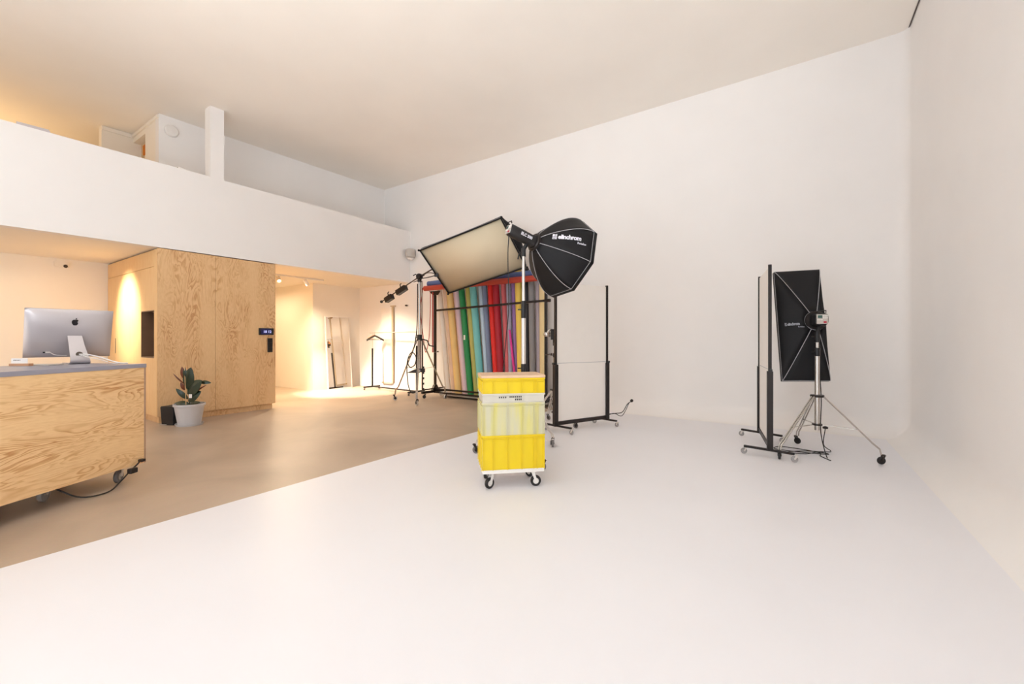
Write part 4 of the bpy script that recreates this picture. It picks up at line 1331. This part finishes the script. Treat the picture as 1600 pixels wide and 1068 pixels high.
ROLLS = [  # top x, bottom x, colour, diameter, label
    (-6.76, -6.34, (246, 236, 222), 0.12, 'white paper roll leaning at the left end of the rack'),
    (-6.62, -6.20, (232, 202, 176), 0.13, 'pinkish beige paper roll next to the white one on the left'),
    (-6.46, -6.04, (240, 200, 128), 0.15, 'pale orange-yellow paper roll left of the pink one'),
    (-6.28, -5.87, (226, 194, 200), 0.14, 'pale lilac pink paper roll left of the green one'),
    (-6.10, -5.70, (38, 136, 76), 0.13, 'dark green paper roll with a white label'),
    (-5.95, -5.57, (186, 178, 96), 0.13, 'olive green paper roll beside the dark green one'),
    (-5.78, -5.41, (122, 196, 192), 0.16, 'turquoise paper roll near the rack middle'),
    (-5.60, -5.27, (190, 208, 224), 0.11, 'pale ice blue paper roll right of the turquoise one'),
    (-5.47, -5.16, (120, 136, 164), 0.11, 'slate blue paper roll left of the bright red one'),
    (-5.34, -5.04, (228, 36, 26), 0.15, 'bright red paper roll in the rack middle'),
    (-5.17, -4.89, (172, 24, 44), 0.16, 'crimson paper roll right of the bright red one'),
    (-5.00, -4.76, (214, 104, 108), 0.14, 'coral pink paper roll right of the crimson one'),
    (-4.85, -4.66, (158, 158, 178), 0.10, 'blue-grey paper roll right of the coral one'),
    (-4.75, -4.57, (148, 112, 172), 0.12, 'purple paper roll left of the yellow one'),
    (-4.60, -4.43, (240, 204, 92), 0.16, 'mustard yellow paper roll leaning left of the black one'),
    (-4.44, -4.30, (34, 30, 34), 0.13, 'black paper roll right of the mustard yellow one'),
    (-4.30, -4.17, (142, 138, 138), 0.13, 'mid grey paper roll right of the black one'),
    (-4.17, -4.06, (176, 166, 176), 0.10, 'pale grey paper roll between mid grey and cream'),
    (-4.05, -3.95, (242, 216, 160), 0.14, 'cream paper roll at the right end of the rack'),
]
for i, (xt, xb, col, dia, lab) in enumerate(ROLLS):
    mn = 'paper_%02d' % i
    mat(mn, col, 0.6, var=0.035, scale=4, bump=0.12, bscale=9)
    sp = [abs(ROLLS[j][q] - ROLLS[i][q]) for j in (i - 1, i + 1) if 0 <= j < len(ROLLS) for q in (0, 1)]
    dia = min([dia] + [min(sp) * 1.06])
    r = dia / 2
    L_ = 2.52 + 0.05 * ((i * 7) % 4)
    yb, yt = RY + 0.14, BY - 0.13 - r
    yb += 0.05 * (i % 2); yt -= 0.035 * ((i + 1) % 2)
    p0 = V((xb, yb, 0.072)); p1 = V((xt, yt, 0.072 + L_))
    ax = (p1 - p0).normalized()
    b = MB(); b.lathe([(r * 0.55, 0.0), (r, 0.0), (r, (p1 - p0).length), (r * 0.55, (p1 - p0).length)], p0 + V((0, 0, 0.02)), ax, seg=22, cap=True)
    o = b.build('paper_roll', mn, base=tuple(p0))
    tag(o, lab, 'paper roll', 'paper rolls leaning in the rack')
    if i == 4:
        q = p0 + ax * 1.25
        lb = MB(); lb.obox(q + V((0.02, -r - 0.004, 0)), V((0.022, 0, 0)), V((0, 0.001, 0)), V((0, 0, 0.05))); lb.build('paper_label', 'white_plastic', o)
        o.children[0].location = (0, 0, 0)
# thin magenta tube
mat('magenta', (226, 60, 150), 0.5)
b = MB(); b.tube((-4.50, 6.90, 0.08), (-4.74, 6.98, 1.45), 0.022); tag(b.build('paper_roll', 'magenta', base=(-4.50, 6.90, 0.08)), 'thin short magenta roll in front of the purple one', 'paper roll', 'paper rolls leaning in the rack')

# ------------------------------------------------------------------ clothes rack with hangers
cr = thing('clothes_rack', 'clothes rack with black base and thin white top rail', 'clothes rack', (-8.06, 6.88, 0))
Lp, Rp = V((-8.925, 6.945, 0)), V((-7.195, 6.815, 0))
for P, z1, sgn in ((Lp, 1.04, 1), (Rp, 1.12, 1)):
    b = MB(); b.tube(P + V((0, 0, 0.08)), P + V((0, 0, z1)), 0.021); b.build('lower_post', 'black_metal', cr)
    b = MB(); b.tube(P + V((0, 0, z1)), P + V((0, 0, 1.435)), 0.010); b.build('upper_post', 'satin_steel', cr)
    b = MB(); b.bar(P + V((0, -0.26, 0.075)), P + V((0, 0.24, 0.075)), 0.036, 0.036); b.build('foot', 'black_metal', cr, bevel=0.003)
    for dy in (-0.24, 0.21):
        caster(cr, P.x, P.y + dy, 0.024, 0.4, 'rubber_grey', 'dark_metal', 0.058)
b = MB(); b.tube(Lp + V((-0.06, 0, 1.435)), Rp + V((0.06, 0, 1.435)), 0.013); b.ball(Lp + V((-0.07, 0, 1.435)), 0.022); b.build('top_rail', 'satin_steel', cr)
b = MB(); b.bar(Lp + V((0, 0, 0.08)), Rp + V((0, 0, 0.08)), 0.036, 0.03); b.build('base_bar', 'black_metal', cr)


def hanger(mt, x, label, yaw_):
    p = Lp + (Rp - Lp).normalized() * x + V((0, 0, 1.422))
    t = thing('clothes_hanger', label, 'hanger', tuple(p), yaw_, 'hangers on the clothes rack')
    b = MB(); b.poly([(0.018, 0, 0.0), (0.016, 0, 0.022), (0, 0, 0.032), (-0.018, 0, 0.018), (-0.012, 0, -0.01), (0, 0, -0.03), (0, 0, -0.06)], 0.003, smooth=4, seg=6)
    b.build('hook', 'chrome', t, local=True)
    b = MB()
    for s_ in (-1, 1):
        rows = []
        for k in range(9):
            q = k / 8
            c = V((s_ * 0.215 * q, 0.0 + 0.02 * q * q, -0.065 - 0.11 * q ** 1.15))
            wd, ht = 0.012 + 0.016 * q, 0.021
            rows.append([c + V((0, wd, ht)), c + V((0, -wd, ht)), c + V((0, -wd, -ht)), c + V((0, wd, -ht))])
        b.grid(rows, closed=True); b.add(rows[-1], [(0, 1, 2, 3)]); b.add(rows[0], [(0, 1, 2, 3)])
    b.build('shoulder_bar', mt, t, local=True, angle=50)
    b = MB(); b.tube((-0.19, 0.01, -0.165), (0.19, 0.01, -0.165), 0.006); b.build('trouser_bar', mt, t, local=True)
    return t


hanger('hanger_black', 0.11, 'dark hanger, front one on the clothes rack', math.radians(30))
wh_ = hanger('hanger_wood', 0.085, 'light wooden hanger directly behind the dark one', math.radians(30)); wh_.scale = (0.8, 0.8, 0.85)

# leaning mirror on the corridor wall
mr_ = thing('floor_mirror', 'tall mirror in thin white frame leaning on the wall', 'mirror', (-9.75, 6.55, 0))
mb0, mb1 = V((-9.72, 6.225, 0)), V((-9.72, 6.925, 0))
lean = V((-0.155, 0, 1.86)); sd_ = V((0, 1, 0)); nm_ = sd_.cross(lean).normalized()
if nm_.x < 0: nm_ = -nm_
ln = lean.normalized()
b = MB(); fw_ = 0.022
Lh = lean.length
b.bar(mb0 + sd_ * fw_ / 2, mb0 + sd_ * fw_ / 2 + lean, fw_, 0.03, up=nm_); b.bar(mb1 - sd_ * fw_ / 2, mb1 - sd_ * fw_ / 2 + lean, fw_, 0.03, up=nm_)
b.bar(mb0 + sd_ * fw_ + ln * fw_ / 2, mb1 - sd_ * fw_ + ln * fw_ / 2, fw_, 0.03, up=nm_); b.bar(mb0 + sd_ * fw_ + ln * (Lh - fw_ / 2), mb1 - sd_ * fw_ + ln * (Lh - fw_ / 2), fw_, 0.03, up=nm_)
b.build('frame', 'foam_white', mr_, bevel=0.002)
b = MB(); b.obox((mb0 + mb1) / 2 + lean / 2 + nm_ * 0.003, sd_ * (0.35 - fw_), ln * (Lh / 2 - fw_), nm_ * 0.002); b.build('glass', 'mirror_glass', mr_)

# white board with beige edge against the back wall
t = thing('wall_board', 'tall white board with beige right edge against the back wall', 'board', (-8.70, BY - 0.05, 0))
b = MB(); b.box((-8.965, BY - 0.045, 0.17), (-8.56, BY - 0.002, 2.08)); b.build('board', 'foam_white', t)
b = MB(); b.box((-8.56, BY - 0.055, 0.15), (-8.50, BY - 0.002, 2.10)); b.box((-8.60, BY - 0.06, 2.10), (-8.45, BY - 0.002, 2.13)); b.build('edge_strip', 'beige_strip', t)
b = MB(); b.box((-8.965, BY - 0.055, 0.135), (-8.56, BY - 0.002, 0.17)); b.build('bottom_strip', 'beige_strip', t)
b = MB(); b.box((-8.50, BY - 0.02, 0.0), (EX, BY, 0.155)); struct(b, 'baseboard_back', 'wall_white')

# ------------------------------------------------------------------ small fittings
t = thing('added_fill_body', 'added fill lamp on a black stand, unseen behind the camera, aimed at the ceiling', 'lamp', (-1.7, -2.4, 0))  # made-up body for the added ceiling fill light, out of view
ua = (V((-2.6, 1.3, 5.1)) - V((-1.7, -2.4, 2.0))).normalized()
b = MB(); b.lathe([(0.16, 0), (0.16, 0.02), (0.03, 0.04), (0.015, 0.06), (0.015, 1.9)], (-1.7, -2.4, 0), seg=24); b.build('stand', 'black_metal', t)
b = MB(); b.lathe([(0.02, -0.16), (0.07, -0.15), (0.08, 0.0), (0.13, 0.09), (0.125, 0.09), (0.075, 0.0), (0.02, -0.02)], V((-1.7, -2.4, 2.0)), ua, seg=24, cap=False); b.build('reflector', 'black_metal', t)
def track_spot(loc, aim, label, grp='white spotlights on the ceiling track'):
    loc = V(loc); aim = (V(aim) - loc).normalized()
    t = thing('track_spotlight', label, 'spotlight', tuple(loc), 0, grp)
    b = MB(); b.tube(loc + V((0, 0, 0.10)), loc + V((0, 0, 0.03)), 0.016); b.build('arm', 'white_plastic', t)
    b = MB(); b.lathe([(0.03, -0.07), (0.042, -0.06), (0.046, 0.07), (0.040, 0.07), (0.036, 0.05), (0.0, 0.05)], loc, aim, seg=20); b.build('housing', 'white_plastic', t)
    b = MB(); b.lathe([(0.0, 0.052), (0.034, 0.052), (0.034, 0.055), (0, 0.055)], loc, aim, seg=16); b.build('lamp', 'lamp_glow', t)
    return t


b = MB(); b.box((-9.18, 4.15, pz(2.633, 4.2) - 0.03), (-9.14, 5.75, pz(2.633, 5.0) - 0.002))
tag(b.build('ceiling_track', 'white_plastic', base=(-9.16, 4.95, 2.62)), 'white light track on the ceiling past the plywood block', 'light track')
track_spot((-9.16, 5.33, 2.545), (-8.9, 6.6, 0.2), 'white track spotlight farther from the plywood block')
track_spot((-9.16, 4.72, 2.545), (-6.5, 4.0, 0.2), 'white track spotlight nearer the plywood block')
# emergency light on the left wall below the mezzanine
t = thing('wall_sensor', 'small white box with dark dome high on the left wall', 'sensor', (-10.42, 1.68, 2.50))
b = MB(); b.box((-10.42, 1.625, 2.50), (-10.37, 1.80, 2.585)); b.build('box', 'wall_warm', t, bevel=0.004)
b = MB(); b.ball((-10.36, 1.755, 2.51), 0.028); b.build('dome', 'dark_metal', t)
# grey detector at the end of the parapet
t = thing('wall_detector', 'grey white detector on the back wall beside the parapet end', 'detector', (-7.82, BY, 3.35))
b = MB(); b.lathe([(0.10, -0.10), (0.115, -0.08), (0.115, 0.08), (0.10, 0.10)], (-7.80, BY - 0.117, 3.36), (0, 0, 1), seg=24); b.build('body', 'grey_plastic', t)
b = MB(); b.lathe([(0.05, -0.05), (0.09, 0.0)], (-7.80, BY - 0.117, 3.25), (0, 0, 1), seg=20); b.build('foot', 'white_plastic', t)
b = MB(); b.ball((-8.04, BY - 0.03, 2.11), 0.035, squash=0.6); tag(b.build('wall_button', 'dark_metal', base=(-8.04, BY - 0.03, 2.11)), 'tiny dark knob on the back wall above the clothes rack', 'fitting')
# round disc high on the mezzanine wall
b = MB(); b.lathe([(0.0, 0), (0.10, 0.0), (0.10, 0.03), (0.085, 0.045), (0.0, 0.05)], (-8.898, 2.77, 4.83), (1, 0, 0), seg=28)
tag(b.build('smoke_detector', 'white_plastic', base=(-8.898, 2.77, 4.83)), 'round white disc high on the mezzanine wall', 'detector')
# small items resting on the parapet
b = MB(); b.box((-8.05, 2.57, 3.912), (-7.97, 2.66, 3.945)); tag(b.build('ledge_box', 'white_plastic', base=(-8.0, 2.61, 3.91), bevel=0.004), 'tiny white block on the parapet left of the column', 'box')
b = MB(); b.bar((-8.0, 0.93, 3.925), (-8.0, 1.20, 3.93), 0.03, 0.05); b.prism([(-0.02, 0), (0.03, 0), (0.0, 0.06)], (-8.01, 1.20, 3.90), (0, 1, 0), (0, 0, 1), (0.02, 0, 0))
tag(b.build('ledge_rail', 'aluminium', base=(-8.0, 1.05, 3.90)), 'short pale rail on the parapet top at far left', 'rail')

# clamp on the middle panel frame, and loose cables
t = thing('grip_clamp', 'chrome and black grip clamp on top of the small chrome stand', 'clamp', (-2.93, 5.48, 1.33))
gc = V((-2.85, 5.36, 1.33))
b = MB(); b.tube(gc - RT * 0.13, gc + RT * 0.06, 0.02); b.lathe([(0.04, -0.03), (0.05, 0), (0.04, 0.03)], gc - RT * 0.12, (0, 0, 1), seg=16); b.torus(gc - RT * 0.06 + V((0, 0, 0.02)), FW, 0.05, 0.012)
b.build('chrome_arm', 'chrome', t)
b = MB(); b.obox(gc - RT * 0.03, RT * 0.035, FW * 0.03, V((0, 0, 0.075))); b.obox(gc + V((0, 0, -0.08)) - RT * 0.01, RT * 0.02, FW * 0.02, V((0, 0, 0.035)))
b.tube(gc - RT * 0.03 - V((0, 0, 0.06)), gc - RT * 0.03 - V((0, 0, 0.16)), 0.007); b.build('jaw', 'black_plastic', t, bevel=0.004)
tripod('light_stand', 'small chrome stand close behind the left post of the middle panel frame', (-2.93, 5.48), [(-3.22, 5.83), (-3.08, 5.07), (-2.60, 5.50)], 1.30, 0.52, 0.20, 0.6,
       'chrome', 'satin_steel', 0.036, 'rubber_grey', [(1.0, 1.06, 0.022, 'black_plastic')], column_r=0.014)
t = thing('power_cable', 'black power cable with plug on the floor beside the middle panel frame', 'cable', (-2.25, 6.1, 0))
p = V((-2.29, 5.98, 0))
b = MB()
b.poly([p + V((0, 0, 0.16)), p + RT * 0.10 + V((0, 0, 0.17)), p + RT * 0.20 + V((0, 0, 0.19)), p + RT * 0.27 + V((0, 0, 0.30)), p + RT * 0.32 + V((0, 0, 0.34))], 0.006, smooth=6)
b.poly([p + V((0, 0, 0.15)), p + RT * 0.08 + V((0, 0, 0.17)), p + RT * 0.18 + V((0, 0, 0.13)), p + RT * 0.24 + V((0, 0, 0.2)), p + RT * 0.30 + V((0, 0, 0.33))], 0.005, smooth=6)
b.build('cord', 'cable_black', t)
b = MB(); b.lathe([(0.012, -0.02), (0.022, -0.01), (0.022, 0.015), (0.01, 0.025)], p + RT * 0.335 + V((0, 0, 0.355)), (0.6, 0.3, 0.6), seg=12); b.build('plug', 'brown_plug', t)
t = thing('cable_plug', 'dark plug lying on the white floor right of the yellow crates', 'plug', (-2.42, 4.46, 0))
q = V((-2.42, 4.46, 0.025))
b = MB(); b.obox(q, RT * 0.018, FW * 0.02, V((0, 0, 0.025))); b.build('plug', 'rubber_grey', t, bevel=0.006)
b = MB(); b.poly([q + V((0, 0, 0.025)), q + V((0, 0, 0.07)) + RT * 0.01, q + FW * 0.15 + V((0, 0, -0.015)), q + FW * 0.3 - RT * 0.1 + V((0, 0, -0.018))], 0.005, smooth=5); b.build('cord', 'cable_white', t)
